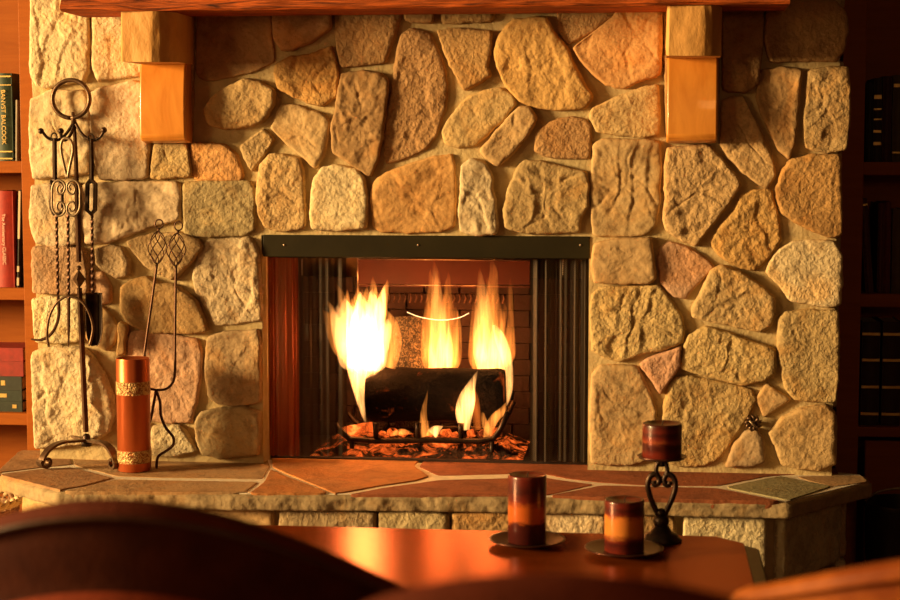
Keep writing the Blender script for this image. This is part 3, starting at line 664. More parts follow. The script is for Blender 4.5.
def corbel(l, r, ytop, ymid, ybot, lab):
    w = .15; Yu = -.275; Yl = -.10
    xr = P(r, 100, Yl).x; xl = P(l, 100, Yl).x
    zu = mz; zm = P(l, ymid, Yu).z; zbt = P(l, ybot, Yl).z
    mb = MB()
    # lower bracket: profile in (y, z) swept across x
    pr_ = [(-.01, zm+.02), (-.01, zbt), (-.055, zbt), (Yl+.012, zbt+.006), (Yl, zbt+.02), (Yl-.002, zbt+.10), (Yl+.002, zbt+.16), (Yl+.012, zm-.02), (Yl+.03, zm+.02)]
    vs = [(xl, y, z) for y, z in pr_] + [(xr, y, z) for y, z in pr_]; m = len(pr_)
    mb.add(vs, [tuple(range(m)), tuple(range(2*m-1, m-1, -1))] + [(i, m+i, m+(i+1) % m, (i+1) % m) for i in range(m)])
    mb.f = [f[::-1] for f in mb.f]
    c = part('corbel', mb, M['cor'], mt_, bevel=.006)
    mb = MB(); ux0, ux1 = P(l, 30, Yu).x + .0, 0
    ul, ur = xl-.004, xr+.006
    def fn(u, v):
        sec = [(ul,-.01),(ul,Yu+.02),(ul+.008,Yu+.004),(ur-.055,Yu),(ur-.03,Yu+.008),(ur-.010,Yu+.03),(ur,Yu+.07),(ur,-.01)]
        k = u*7; i = min(int(k), 6); f = k-i; x = sec[i][0]*(1-f)+sec[i+1][0]*f; y = sec[i][1]*(1-f)+sec[i+1][1]*f
        z = zm + (zu-zm)*v; q = V((x*8, y*8, z*8)); d = .006*noise.noise(q)+.003*noise.noise(q*3)
        return (x + d*(.7 if i > 2 else -.7), y - abs(d) if 0 < i < 4 else y, z - (.006*math.sin(u*PI) if v == 0 else 0))
    mb.grid(fn, 56, 16)
    mb.f.append(tuple(range(56, -1, -1)))
    part('corbel_block', mb, M['hewn'], c, smooth='auto', label=lab)
M['cor'] = wood('corbel_pine', (.62,.22,.028), (.80,.33,.055), (4,4,1.2), 4, .33, .0006, coat=.2)
corbel(139, 185, 12, 60, 143, 'rough-hewn pale block at the top of the corbel')
corbel(667, 718, 8, 54, 143, 'rough-hewn pale block at the top of the corbel')
# gas key plate
vk = thing('gas_key_valve', 'small ornate metal gas key plate set between stones right of the firebox', 'valve', P(753, 423, -.03))
c = P(753, 423, -.03)
mb = MB()
for k in range(9):
    a = 2*PI*k/9; mb.tube([c+V((math.cos(a)*.006, 0, math.sin(a)*.006)), c+V((math.cos(a)*.018, -.006, math.sin(a)*.018)), c+V((math.cos(a+.4)*.027, -.002, math.sin(a+.4)*.026))], [.004,.006,.002], 8)
mb.ball(c, .012, 12, (1,.5,1)); part('escutcheon', mb, M['bronze'], vk)
mb = MB(); mb.tube([c, c+V((0,-.018,0))], .006, 10); mb.tube([c+V((-.012,-.018,.010)), c+V((.008,-.02,-.010))], .0035, 8); part('key_stub', mb, M['pale_iron'], vk)
mb = MB(); mb.tube([c+V((0,.031,0)), c], .008, 10); part('pipe', mb, M['iron'], vk)
# ---------------------------------------------------------------- fire tools on the hearth
YT = -.165
foot = G(86, 461, ZH+.004)
YT = foot.y
def TP(x, y, dy=0): return P(x, y, YT+dy)
st = thing('fire_tool_stand', 'tall wrought iron fire tool stand with ring top and scroll feet', 'tool stand', (foot.x, YT, ZH))
mb = MB(); mb.tube([TP(*q) for q in [(74,118),(76,160),(77.5,215),(79,262)]], [.007,.0095,.011,.011], 4, flat=.6, phase=PI/4)
mb.tube([TP(*q) for q in [(79.5,288),(82,345),(84.5,400),(86,432)]], [.0085,.009,.009,.009], 4, phase=PI/4)
part('shaft', mb, M['brown_iron'], st, smooth='auto')
mb = MB(); cc = [TP(71+18.5*math.cos(a), 99+19*math.sin(a)) for a in [2*PI*k/36 + PI/2 for k in range(37)]]
mb.tube(cc, .0072, 8); mb.tube([TP(73,112), TP(74,124)], [.005,.009], 8); part('ring', mb, M['bronze'], st)
hooks = {(41,131): [(74,122),(66,134),(58,140),(48,138),(42,131)], (61,131): [(74,124),(71,134),(66,140),(62,139),(61,132)], (104,130): [(75,122),(82,134),(91,140),(99,138),(104,131)]}
for i, (end, pts) in enumerate(hooks.items()):
    mb = MB(); dy = (-.03, -.05, -.03)[i]
    sp = spline(pts, 5); mb.tube([TP(x, y, dy*k/len(sp)) for k, (x, y) in enumerate(sp)], .0048, 8); mb.ball(TP(end[0], end[1], dy), .0095, 12); part('hook', mb, M['iron'], st)
mb = MB(); c = TP(79, 279)
mb.add([c+V(v) for v in ((0,0,.03),(.022,0,0),(0,-.022,0),(-.022,0,0),(0,.022,0),(0,0,-.03))], [(0,2,1),(0,3,2),(0,4,3),(0,1,4),(5,1,2),(5,2,3),(5,3,4),(5,4,1)])
mb.ball(TP(79,268), .008); mb.ball(TP(79.5,290), .008); part('faceted_knop', mb, M['bronze'], st, smooth=False)
mb = MB(); c = TP(86.5, 439); mb.lathe([(.0,-.022),(.016,-.022),(.017,-.006),(.011,-.002),(.013,.008),(.008,.016),(.0,.018)], c, 20); part('hub', mb, M['iron'], st)
zhub = c.z
def footleg(dx, dy, curl):
    mb = MB(); d = V((dx, dy, 0)); L = d.length; d.normalize(); pts = [V((c.x, c.y, zhub-.006))]
    top = zhub - ZH
    pr_ = [(.03, .95), (.3, 1.0), (.58, 1.02), (.80, .86), (.95, .55), (1.0, .3)]
    q = [V((c.x,c.y,ZH)) + d*(L*a) + V((0,0,top*b+.0)) for a, b in pr_]
    # scroll end
    ctr = V((c.x,c.y,ZH)) + d*(L*.90) + V((0,0,.0255))
    for k in range(14):
        a = .15 - k*.42; r = .023*(1-k/17); q.append(ctr + d*(r*math.cos(a)*1.0) + V((0,0, r*math.sin(a))))
    q = [V(t) for t in spline([tuple(v) for v in q], 3)]
    side = V((-d.y, d.x, 0)); mb.tube(q, .011, 4, flat=1, phase=0, up=side)
    # make it a flat strap: squash the section across its thickness
    vs = []
    for i, p in enumerate(q):
        t = (q[min(i+1,len(q)-1)]-q[max(i-1,0)]).normalized(); nn = t.cross(side).normalized()
        for k in range(4):
            sgn = ((1,1),(1,-1),(-1,-1),(-1,1))[k]; vs.append(tuple(p + side*(.012*sgn[0]) + nn*(.004*sgn[1])))
    mb.v = vs; part('foot', mb, M['bronze'], st, smooth='auto')
gl = [G(41, 467, ZH+.01), G(117, 468, ZH+.01), G(58, 453, ZH+.01), G(128, 447, ZH+.01)]
for g in gl: footleg(g.x-c.x, g.y-c.y, 1)
# poker
def rod(x0, y0, x1, y1, dy, r=.0048, tw=0, n=60):
    return [P(x0+(x1-x0)*k/n, y0+(y1-y0)*k/n, YT+dy) for k in range(n+1)], r
pk = thing('poker', 'twisted iron poker with hooked tip hanging at the left of the stand', 'poker', TP(57, 340, -.03))
mb = MB(); mb.tube([TP(54.5,138,-.03), TP(55,180,-.03)], .0105, 4, flat=.6, phase=PI/4); mb.tube(cc if False else [TP(54+3*math.cos(a), 137+4*math.sin(a), -.03) for a in [2*PI*k/12 for k in range(13)]], .0025, 6)
part('handle', mb, M['iron'], pk, smooth='auto')
mb = MB()
mb.tube([TP(52,180,-.03), TP(51,186,-.03), TP(51,208,-.03), TP(54,214,-.03), TP(60,214,-.03), TP(62,208,-.03), TP(62,186,-.03), TP(59,180,-.03), TP(52,180,-.03)], .0062, 6)
part('handle_loop', mb, M['iron'], pk)
p_, r_ = rod(56.5, 214, 58, 296, -.03); mb = MB(); mb.tube(p_, .0052, 4, twist=75); mb.tube(PS([(58,296),(59,312),(56,326),(49,336),(40,340),(31,339)], YT-.03, 5), [.005]*20+[.0045,.004,.0035,.003,.0025,.002], 8)
part('shaft', mb, M['brown_iron'], pk, smooth='auto')
# log fork
fk = thing('log_fork', 'iron log fork with pale scrolled handle and wide curved claw', 'fire tool', TP(68, 346, -.055))
D = -.055
mb = MB()
mb.tube(PS([(67,178),(64,165),(61,150),(62,141),(66,138),(71,141),(73,150),(70,165),(67.5,178)], YT+D, 5), .0048, 8)
for sx in (-1, 1):
    s_ = lambda pts: [(66+sx*x, y) for x, y in pts]
    mb.tube(PS(s_([(5,190),(3,187),(5,184),(8,186),(9,190),(7,194),(3,193),(1,188),(2,183),(7,180),(12,183),(14,190),(14,198),(14,206),(12,212),(7,216),(2,213),(1,208),(3,203),(7,202),(9,206),(8,210),(5,211),(3,208)]), YT+D, 4), .0036, 8)
part('scroll_handle', mb, M['pale_iron'], fk)
p_, r_ = rod(68, 214, 68.7, 300, D); mb = MB(); mb.tube(p_, .0052, 4, twist=75); mb.tube([TP(68.7,298,D), TP(68.7,330,D), TP(68.7,347,D)], [.005,.0045,.0015], 8)
part('shaft', mb, M['brown_iron'], fk, smooth='auto')
mb = MB(); mb.tube(PS([(49,347),(47,335),(49,318),(55,305),(63,298),(69,296.5),(76,298),(84,304),(90,315),(93,328),(91,340),(89,346)], YT+D, 5), [.0016]+[.0042]*53+[.003, .0016], 8)
part('claw', mb, M['bronze'], fk)
# shovel
sh = thing('hearth_shovel', 'iron hearth shovel with dark curved pan hanging at the right of the stand', 'shovel', TP(94, 346, -.03))
D = -.03
mb = MB(); mb.tube([TP(91,139,D), TP(91.5,160,D), TP(91.5,180,D)], [.0095,.0105,.0105], 4, flat=.6, phase=PI/4); mb.tube([TP(91+3*math.cos(a), 138+4*math.sin(a), D) for a in [2*PI*k/12 for k in range(13)]], .0025, 6)
mb.tube([TP(91,180,D), TP(87.5,184,D), TP(87,210,D), TP(91,214,D), TP(95,210,D), TP(95.5,184,D), TP(91,180,D)], .0075, 6)
part('handle', mb, M['iron'], sh, smooth='auto')
p_, r_ = rod(92, 213, 92.5, 294, D); mb = MB(); mb.tube(p_, .005, 4, twist=75); part('shaft', mb, M['brown_iron'], sh, smooth='auto')
mb = MB()
def pan(u, v):
    yy = 293 + 53*v; hw = 8.3 if v < .6 else 8.3*math.sqrt(max(.02, 1-((v-.6)/.42)**2))
    p = TP(94.5 + (u-.5)*2*hw + v*.5, yy + (0 if v < .6 else 0), D); a = (u-.5)*PI*.9
    return p + V((0, .03*math.cos(a) - .012, 0))
mb.grid(pan, 16, 24); part('pan', mb, M['iron'], sh, solid=.002)
# log tongs leaning on the wall
tg = thing('log_tongs', 'long brown scissor log tongs with basket-twist handles leaning on the stone wall', 'tongs', G(157, 468, ZH))
yb_ = G(157, 468, ZH).y; yt_ = -.075
def tgp(x, y): f = (468-y)/(468-225); return P(x, y, yb_ + (yt_-yb_)*f)
def tgs(pts, n=6): return [tgp(x, y) for x, y in spline(pts, n)]
for (hx, hy, ring) in ((158, 231, (159,224)), (177, 233, (178.5,226))):
    mb = MB()
    for k in range(6):
        pts = []
        for i in range(17):
            t = i/16; rr = 9.0*math.sin(PI*t)**.8+.6; a = 2*PI*k/6 + (1 if k % 2 else -1)*t*2.4 + (0 if k % 2 else .5)
            p = tgp(hx + (hx-ring[0])*t, hy + 33*t); pts.append(p + V((rr*math.cos(a)*.00305, rr*math.sin(a)*.00305*.8, 0)))
        mb.tube(pts, .0018, 6)
    c = ring; mb.tube([tgp(c[0]+4*math.cos(a), c[1]+4.5*math.sin(a)) for a in [2*PI*k/16 for k in range(17)]], .0024, 6)
    mb.tube([tgp(ring[0], ring[1]+4), tgp(hx, hy+1)], .004, 8)
    part('basket_handle', mb, M['brown_iron'], tg)
mb = MB(); mb.tube(tgs([(157,264),(152,300),(147,335),(144,358),(143,375),(147,387),(156,390)]), .0042, 8)
mb.tube(tgs([(156,390),(160,402),(161,416),(166,428),(173,437),(173,445),(166,451),(158,457),(156.5,468)]), .0044, 8); part('arm', mb, M['brown_iron'], tg)
mb = MB(); mb.tube(tgs([(176,266),(175.5,300),(175,340),(175,370),(173,382),(166,389),(156,390)]), .0042, 8)
mb.tube(tgs([(156,390),(154,402),(151,418),(147,430),(143,445),(142,455),(144,466)]), .0044, 8); part('arm', mb, M['brown_iron'], tg)
# copper match cylinder
g = G(134.5, 470, ZH); rc = .0505
ct = thing('match_cylinder', 'tall copper cylinder with two embossed gilt bands standing on the hearth', 'canister', (g.x, g.y, ZH))
Hc = P(134, 360, g.y-rc).z - ZH
part('body', MB().lathe([(0,0.001),(rc*.98,0.001),(rc,.004),(rc,Hc*.70),(rc*1.012,Hc*.703),(rc*1.012,Hc*.712),(rc,Hc*.715),(rc,Hc-.006),(rc*.97,Hc),(rc*.9,Hc-.002),(0,Hc-.004)], (g.x, g.y, ZH), 64), M['copper'], ct, smooth='auto')
def bandmat():
    m, t, b, o = nt('embossed_gilt'); b.inputs['Metallic'].default_value = .6; b.inputs['Roughness'].default_value = .4
    n = nz(t, texco(t), 55, 3, .5, 3); lk(t, ramp(t, n, [(.42, (.30,.10,.03)), (.55, (.60,.42,.18))]), b.inputs['Base Color']); bump(t, n, 1, .006, b); return m
M['band'] = bandmat()
for a, b in ((.075, .19), (.68, .80)):
    part('embossed_band', MB().lathe([(rc*.98,Hc*a),(rc+.0015,Hc*a+.001),(rc+.0015,Hc*b-.001),(rc*.98,Hc*b)], (g.x, g.y, ZH), 64), M['band'], ct, smooth='auto')
# ---------------------------------------------------------------- coffee table
ZTb = ZH + .01
tb = thing('coffee_table', 'dark polished wood coffee table with clipped corners before the hearth', 'table', (.05, -1.5, 0))
cR = G(717, 535, ZTb); cB = G(737, 548, ZTb); yb2 = cR.y; ch = .075; xr2 = cR.x + ch*1.0
W_, D_ = 1.5, .82
def clip(ins, x1, y1, w, d, c):
    x0 = x1-w; y0 = y1-d; x0 += ins; x1 -= ins; y0 += ins; y1 -= ins; c = max(c-ins*.6, .01)
    return [(x0+c,y0),(x1-c,y0),(x1,y0+c),(x1,y1-c),(x1-c,y1),(x0+c,y1),(x0,y1-c),(x0,y0+c)]
mb = MB(); mb.prism(clip(.012, xr2, yb2, W_, D_, ch), ZTb-.024, ZTb); part('tabletop', mb, M['table'], tb, bevel=.004)
mb = MB(); mb.prism(clip(-.026, xr2, yb2, W_, D_, ch), ZTb-.045, ZTb-.016); part('edge_moulding', mb, M['chairleg'], tb, bevel=.008)
mb = MB(); mb.prism(clip(.06, xr2, yb2, W_, D_, ch), ZTb-.12, ZTb-.042); part('apron', mb, M['table'], tb, bevel=.002)
for sx in (0, 1):
    for sy in (0, 1):
        x = xr2-W_+.12 if sx == 0 else xr2-.12; y = yb2-.12 if sy else yb2-D_+.12
        part('leg', MB().lathe([(.02,0),(.028,.02),(.022,.05),(.03,.12),(.034,.2),(.026,.24),(.036,.27),(.036,ZTb-.12)], (x, y, 0), 20), M['table'], tb)
def dish(name, label, px, py, rx):
    c = G(px, py, ZTb); r = rx*(c-CAM).length/F
    c = V((c.x, c.y, ZTb)); o = thing(name, label, 'candle dish', c, 'candle dishes on the coffee table')
    part('plate', MB().lathe([(0,.0),(r*.55,.0),(r*.62,.004),(r*.95,.012),(r,.0145),(r*.99,.0165),(r*.93,.015),(r*.6,.0075),(0,.006)], c, 56), M['dish'], o)
    return c
def candle(label, c, r, h, m, group=None):
    o = thing('pillar_candle', label, 'candle', c, 'striped pillar candles')
    part('wax', MB().lathe([(0,.0005),(r*.97,.0005),(r,.003),(r,h-.005),(r*.985,h-.001),(r*.93,h),(r*.84,h-.003),(r*.3,h-.010),(0,h-.010)], c, 56), m, o)
    part('wick', MB().tube([c+V((0,0,h-.011)), c+V((.001,0,h+.001)), c+V((.004,0,h+.006))], .0011, 6), M['wick'], o)
d1 = dish('candle_dish', 'dark metal saucer under the tall striped candle', 527, 544.5, 38)
s1 = (d1-CAM).length/F
candle('tallest striped pillar candle standing on the left saucer of the coffee table', d1+V((0,0,.006)), 19*s1, 68*s1, M['wax1'])
d2 = dish('candle_dish', 'dark metal saucer under the short striped candle', 624, 553.5, 39)
s2 = (d2-CAM).length/F
candle('short striped pillar candle with bright amber middle on a saucer', d2+V((0,0,.006)), 19.5*s2, 52*s2, M['wax2'])
hc = G(661, 541, ZTb); s3 = (hc-CAM).length/F; hc = V((hc.x, hc.y, ZTb))
ho = thing('candlestick', 'wrought iron candlestick with heart-shaped scroll stem on the coffee table', 'candlestick', hc)
part('base', MB().lathe([(0,0),(20*s3,0),(20.5*s3,2*s3),(17*s3,4.5*s3),(16*s3,7*s3),(11*s3,9*s3),(8*s3,14*s3),(5*s3,17*s3),(0,17.5*s3)], hc, 40), M['iron2'] if 'iron2' in M else M['iron'], ho)
mb = MB()
def hp(x, y): return hc + V((x*s3, 0, y*s3))
for sx in (-1, 1):
    mb.tube([hp(sx*x, y) for x, y in spline([(0,14),(1,22),(5,30),(11,44),(13.5,56),(11,64),(6,66.5),(2.5,62),(3.5,57),(7,56),(8,59.5)], 5)], 2.9*s3, 8)
    mb.tube([hp(sx*x, y) for x, y in spline([(0,80),(4,77),(5.5,70),(3,64),(0,61)], 5)], 2.4*s3, 8)
mb.ball(hp(0,20), 8*s3, 16); mb.ball(hp(0,28), 5*s3, 12); mb.ball(hp(0,80), 3.5*s3, 12)
mb.tube([hp(0,74), hp(0,84)], 2.6*s3, 10); part('scroll_stem', mb, M['iron'], ho)
pz = V((0,0,81*s3))
part('drip_plate', MB().lathe([(0,-.003),(12*s3,-.001),(22*s3,.003),(24.5*s3,.009),(23.5*s3,.010),(20*s3,.005),(0,.003)], hc+pz, 48), M['dish'], ho)
candle('short dark red striped candle raised on the iron candlestick', hc+pz+V((0,0,.0035)), 19.3*s3, 35*s3, M['wax3'])
# ---------------------------------------------------------------- armchairs
def armchair(name, label, cx, yb, W, Dp, zpk, k, mats, rotz=0, drop=.66, seath=.43):
    o = thing(name, label, 'armchair', (cx, yb, 0)); rm = Matrix.Rotation(rotz, 4, 'Z')
    T = .05; AM = R(105)
    def arc(a, off):                    # point of the plan curve, pushed in by off
        x = (W/2)*math.sin(a); y = Dp*(1-math.cos(a)); nx, ny = math.sin(a)*Dp, -math.cos(a)*W/2
        l = math.hypot(nx, ny); return x - nx/l*off, y - ny/l*off
    def ztop(x, a=0):
        e = min(1, max(0, (abs(a)-R(58))/R(40))); return max(zpk - drop*x*x - .24*e*e*(3-2*e), .52)
    def wp(x, y, z): q = rm @ V((x, y, 0)); return V((cx+q.x, yb+q.y, z))
    def shell(z0f, sec, nu=90):
        mb = MB()
        def fn(u, v):
            a = -AM + 2*AM*u; kk = v*(len(sec)-1); i = min(int(kk), len(sec)-2); f = kk-i
            off = sec[i][0]*(1-f)+sec[i+1][0]*f; dz = sec[i][1]*(1-f)+sec[i+1][1]*f
            x, y = arc(a, off); xo, yo = arc(a, 0); zt = ztop(xo, a); return wp(x, y, (zt+dz) if dz > -.5 else seath-.26)
        mb.grid(fn, nu, (len(sec)-1)*3); mb.f = [f[::-1] for f in mb.f]; return mb
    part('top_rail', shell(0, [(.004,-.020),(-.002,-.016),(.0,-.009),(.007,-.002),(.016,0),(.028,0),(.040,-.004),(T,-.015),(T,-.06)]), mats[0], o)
    mb = MB()
    mb.tube([wp(*arc(a, -.003), ztop(arc(a,0)[0], a)-.019) for a in [-AM+2*AM*k_/80 for k_ in range(81)]], .0042, 8); part('welt', mb, mats[2], o)
    part('outer_back', shell(0, [(.004,-.020),(.006,-.06),(.012,-.11),(.012,-.13)]), mats[1], o)
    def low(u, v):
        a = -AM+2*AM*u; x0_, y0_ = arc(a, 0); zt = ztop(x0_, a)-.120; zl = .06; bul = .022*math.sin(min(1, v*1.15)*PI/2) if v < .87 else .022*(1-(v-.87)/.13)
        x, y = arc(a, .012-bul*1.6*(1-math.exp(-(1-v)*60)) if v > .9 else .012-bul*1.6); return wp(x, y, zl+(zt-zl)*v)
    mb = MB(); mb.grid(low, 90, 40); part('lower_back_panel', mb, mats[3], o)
    inn = MB()
    def ifn(u, v):
        a = -AM+2*AM*u; x0_, y0_ = arc(a, 0); x, y = arc(a, T+.015*math.sin(v*PI)); zt = ztop(x0_, a)-.05
        return wp(x, y, .25 + (zt-.25)*v)
    inn.grid(ifn, 90, 20); part('inner_back', inn, mats[0], o)
    mb = MB()
    def sfn(u, v):
        a = 2*PI*u; rr = min(v*1.12, 1); x = (W/2-T-.02)*math.sin(a)*rr; y = Dp - (Dp-T-.02)*math.cos(a)*rr
        z = seath + .05*(1-rr**4) if v < .9 else seath - (v-.9)*1.6
        return wp(x, y, z)
    mb.grid(sfn, 48, 24); part('seat_cushion', mb, mats[1], o)
    mb = MB(); mb.prism([tuple(wp((W/2-T)*math.sin(a), Dp-(Dp-T)*math.cos(a), 0))[:2] for a in [2*PI*i/40 for i in range(40)]], .10, seath-.1); part('seat_frame', mb, mats[1], o)
    for sx in (-1, 1):
        for yy in (Dp*.35, Dp*1.6):
            p = wp(sx*W*.33, yy, 0); part('leg', MB().lathe([(.014,0),(.02,.03),(.026,.11)], p, 14), M['chairleg'], o)
    return o
def chair_at(px, py, depth):           # rear middle of the back from where its top shows
    q = CAM + ray(px, py) * (depth / F); return q
q = chair_at(112, 503, 2.2)
armchair('armchair', 'dark leather round-backed armchair with top rail coloured as lit red at lower left', q.x, q.y, 1.0, .42, q.z, 1, (M['rim'], M['leather'], M['chairleg'], M['lit_back']), rotz=0, drop=1.0)
q = chair_at(1050, 555, 2.05)
armchair('armchair', 'amber leather round-backed armchair whose top edge shows at lower right', q.x, q.y, .84, .40, q.z, 1, (M['orange'], M['orange'], M['orange'], M['orange']), rotz=0, drop=.77)
# low round-topped chair in front
q = chair_at(566, 587, 1.5)
sc_ = thing('side_chair', 'dark round-topped side chair seen as a low mound at bottom centre', 'chair', (q.x, q.y, 0))
mb = MB()
def bk(u, v):
    a = -1+2*u; x = .26*a; zt = q.z - .9*x*x - (abs(a)**8)*.05
    t = v*2*PI; return (q.x + x, q.y + .05 + .035*math.cos(t+PI) + .10*x*x*4, (zt-.35)/2 + .35 + ((zt-.35)/2+.0)*math.sin(t)*(1) )
mb.grid(bk, 30, 36); part('backrest', mb, M['rim'], sc_)
mb = MB(); mb.box((q.x-.23, q.y+.08, .40), (q.x+.23, q.y+.50, .47)); part('seat', mb, M['leather'], sc_, bevel=.025)
for sx in (-1, 1):
    for yy in (.1, .46): part('leg', MB().tube([(q.x+sx*.2, q.y+yy, .41), (q.x+sx*.21, q.y+yy, 0)], [.02,.014], 10), M['chairleg'], sc_)
# ---------------------------------------------------------------- bookcases and books
YC = .30
def bookcase(name, label, xa, xb, shelves, thick, stile_side, top=2.14):
    o = thing(name, label, 'bookcase', ((xa+xb)/2, YC, 0)); D = .29
    mb = MB(); sw = .055
    part('side_panel', MB().box((xa, YC+.02, 0), (xa+.02, YC+D, top)), M['shelf'], o, smooth=False)
    part('side_panel', MB().box((xb-.02, YC+.02, 0), (xb, YC+D, top)), M['shelf'], o, smooth=False)
    part('back_panel', MB().box((xa+.02, YC+D-.012, 0), (xb-.02, YC+D, top)), M['shelf'], o, smooth=False)
    wl, wr = stile_side
    part('stile', MB().box((xa, YC, 0), (xa+wl, YC+.02, top)), M['shelf'], o, bevel=.002)
    part('stile', MB().box((xb-wr, YC, 0), (xb, YC+.02, top)), M['shelf'], o, bevel=.002)
    for z0, z1 in shelves:
        part('shelf', MB().box((xa+.02, YC+.003, z0), (xb-.02, YC+D-.012, z1)), M['shelfh'], o, bevel=.002)
    return o
SY = YC+.004
def sh_z(px, ys): return [(P(px, b, SY).z, P(px, a, SY).z) for a, b in ys]
lx1 = XL-.045
wst = lx1 - P(22, 200, YC).x
lsh = sh_z(10, [(161,173),(288,300),(413,425)])
bookcase('bookcase', 'honey-brown wooden bookcase left of the stone chimney', lx1-.95, lx1, lsh + [(2.10,2.14)], 0, (.06, wst))
rx0 = XR+.045
wsr = P(863, 200, YC).x - rx0
rsh = sh_z(880, [(162,175),(294,307),(427,437)])
rb = bookcase('bookcase', 'dark shadowed wooden bookcase right of the stone chimney', rx0, rx0+.95, rsh + [(2.10,2.14)], 0, (wsr, .06))
xd = P(863, 500, YC).x
part('door', MB().box((xd+.003, YC+.001, .06), (xd+.40, YC+.019, P(880,441,YC).z)), M['shelf'], rb, bevel=.004)
part('door', MB().box((xd+.403, YC+.001, .06), (rx0+.885, YC+.019, P(880,441,YC).z)), M['shelf'], rb, bevel=.004)
def book(label, x0, x1, z0, z1, col, y=YC+.035, dep=.19, lean=0, bands=(), title=None, page=None, group='books on the shelves', tcol='gold', tsize=.02, flat=False, bmat='gold'):
    o = thing('book', label, 'book', ((x0+x1)/2, y, z0), group); c = cloth(col)
    w = x1-x0; tk = .003
    rot = Matrix.Rotation(lean, 3, 'Y'); piv = V((x1 if lean < 0 else x0, y, z0))
    piv = V((x0 if lean < 0 else x1, y, z0))
    mb = MB()
    if not flat:
        for s in (x0, x1-tk): mb.box((s, y+.002, z0), (s+tk, y+dep, z1), rot, piv)
        n = 8; vs = []
        for zz_ in (z0, z1):
            for k in range(n+1):
                u = k/n; vs.append(rot @ (V((x0+w*u, y+.004-.007*math.sin(PI*u), zz_))-piv)+piv)
            for k in range(n, -1, -1):
                u = k/n; vs.append(rot @ (V((x0+w*u, y+.006, zz_))-piv)+piv)
        m = 2*(n+1); mb.add(vs, [tuple(range(m-1,-1,-1)), tuple(range(m, 2*m))] + [(i, (i+1)%m, m+(i+1)%m, m+i) for i in range(m)])
    else:
        for s in (z0, z1-tk): mb.box((x0, y+.002, s), (x1, y+dep, s+tk))
        mb.box((x0, y-.004, z0), (x1, y+.003, z1))
    part('cover', mb, c, o, smooth='auto')
    mb = MB()
    if not flat: mb.box((x0+tk, y+.006, z0+.003), (x1-tk, y+dep-.004, z1-.004), rot, piv)
    else: mb.box((x0+.004, y+.003, z0+tk), (x1-.003, y+dep-.004, z1-tk))
    part('pages', mb, M['paper'], o, smooth=False)
    if bands:
        for b0, b1 in bands:
            mb = MB()
            if not flat: mb.box((x0+.001, y-.0048, z0+(z1-z0)*b0), (x1-.001, y+.002, z0+(z1-z0)*b1), rot, piv)
            else: mb.box((x0+w*b0, y-.0052, z0+(z1-z0)*.35), (x0+w*b1, y-.0038, z0+(z1-z0)*.7))
            part('gilt_band' if bmat == 'gold' else 'pale_edge', mb, M[bmat], o, smooth=False)
    if title:
        cu = bpy.data.curves.new('title', 'FONT'); cu.body = title; cu.size = tsize; cu.align_x = 'CENTER'; cu.align_y = 'CENTER'; cu.extrude = .0004
        cu.materials.append(M[tcol] if tcol in M else tcol); tmp = bpy.data.objects.new('tmp', cu); COL.objects.link(tmp); dg = bpy.context.evaluated_depsgraph_get(); me = bpy.data.meshes.new_from_object(tmp.evaluated_get(dg)); bpy.data.objects.remove(tmp); to = bpy.data.objects.new('title', me); COL.objects.link(to); to.parent = o
        if flat: to.rotation_euler = (PI/2, 0, 0); to.location = (w*.1, -.0060, (z1-z0)/2)
        else: to.rotation_euler = (PI/2, PI/2, 0); to.location = (0, -.0056, (z1-z0)/2)
    return o
def bx(px): return P(px, 200, YC+.03).x
def bz(py, px=10): return P(px, py, YC+.03).z
# left shelf, top
z0 = lsh[0][1]
book('dark green book with gilt spine lettering on the upper left shelf', bx(-3), bx(13.5), z0, bz(73), (.022,.045,.022), bands=[(.02,.035),(.10,.115),(.86,.87),(.955,.97)], title='BANVST BALCOOK', tsize=.021)
book('thin grey leaning book between the green book and the bookcase side', bx(16.5)-.004, bx(19), z0, bz(100), (.28,.22,.15), lean=R(1.6))
book('pale cream book at the frame edge beside the green book', bx(-18), bx(-3.5), z0, bz(76), (.5,.42,.28))
z0 = lsh[1][1]
ttm = pm('pale_title_ink', (.8,.6,.5), (.8,.6,.5))
M['ink'] = ttm
book('bright red book with small pale spine title on the middle left shelf', bx(-6), bx(12), z0, bz(191), (.36,.018,.006), title='The Anniversary CLASSIC', tsize=.016, tcol='ink')
book('thin black book with pale flecked edge leaning beside the red book', bx(14.5), bx(17), z0, bz(190), (.03,.025,.02), lean=R(2.4), bands=[(.02,.1),(.16,.22),(.5,.99)], bmat='paper')
book('second red book at the frame edge of the middle left shelf', bx(-22), bx(-6.5), z0, bz(194), (.30,.02,.008))
z0 = lsh[2][1]; ys = [412.5, 402, 391, 377, 362, 348.5]
lab = ['bottom dark green book of the flat stack on the lower left shelf', 'dark green book second from the bottom of the flat stack', 'dark green book with gilt mark in the middle of the flat stack', 'red book lying under the topmost book of the flat stack', 'topmost red book of the flat stack on the lower left shelf']
colr = [(.02,.03,.018),(.02,.032,.02),(.025,.03,.02),(.30,.02,.012),(.33,.02,.012)]
zc = z0
for i in range(5):
    h = bz(ys[i+1]) - bz(ys[i]); ri = bx(17.5) if i < 3 else bx(19.5)
    book(lab[i], ri-.24, ri, zc, zc+h-.0006, colr[i], flat=True, dep=.17, bands=[(.66,.78)] if i == 1 else ([(.86,.92)] if i == 0 else ([(.70,.76)] if i == 2 else ())), group='flat stack of books on the lower left shelf')
    zc += h
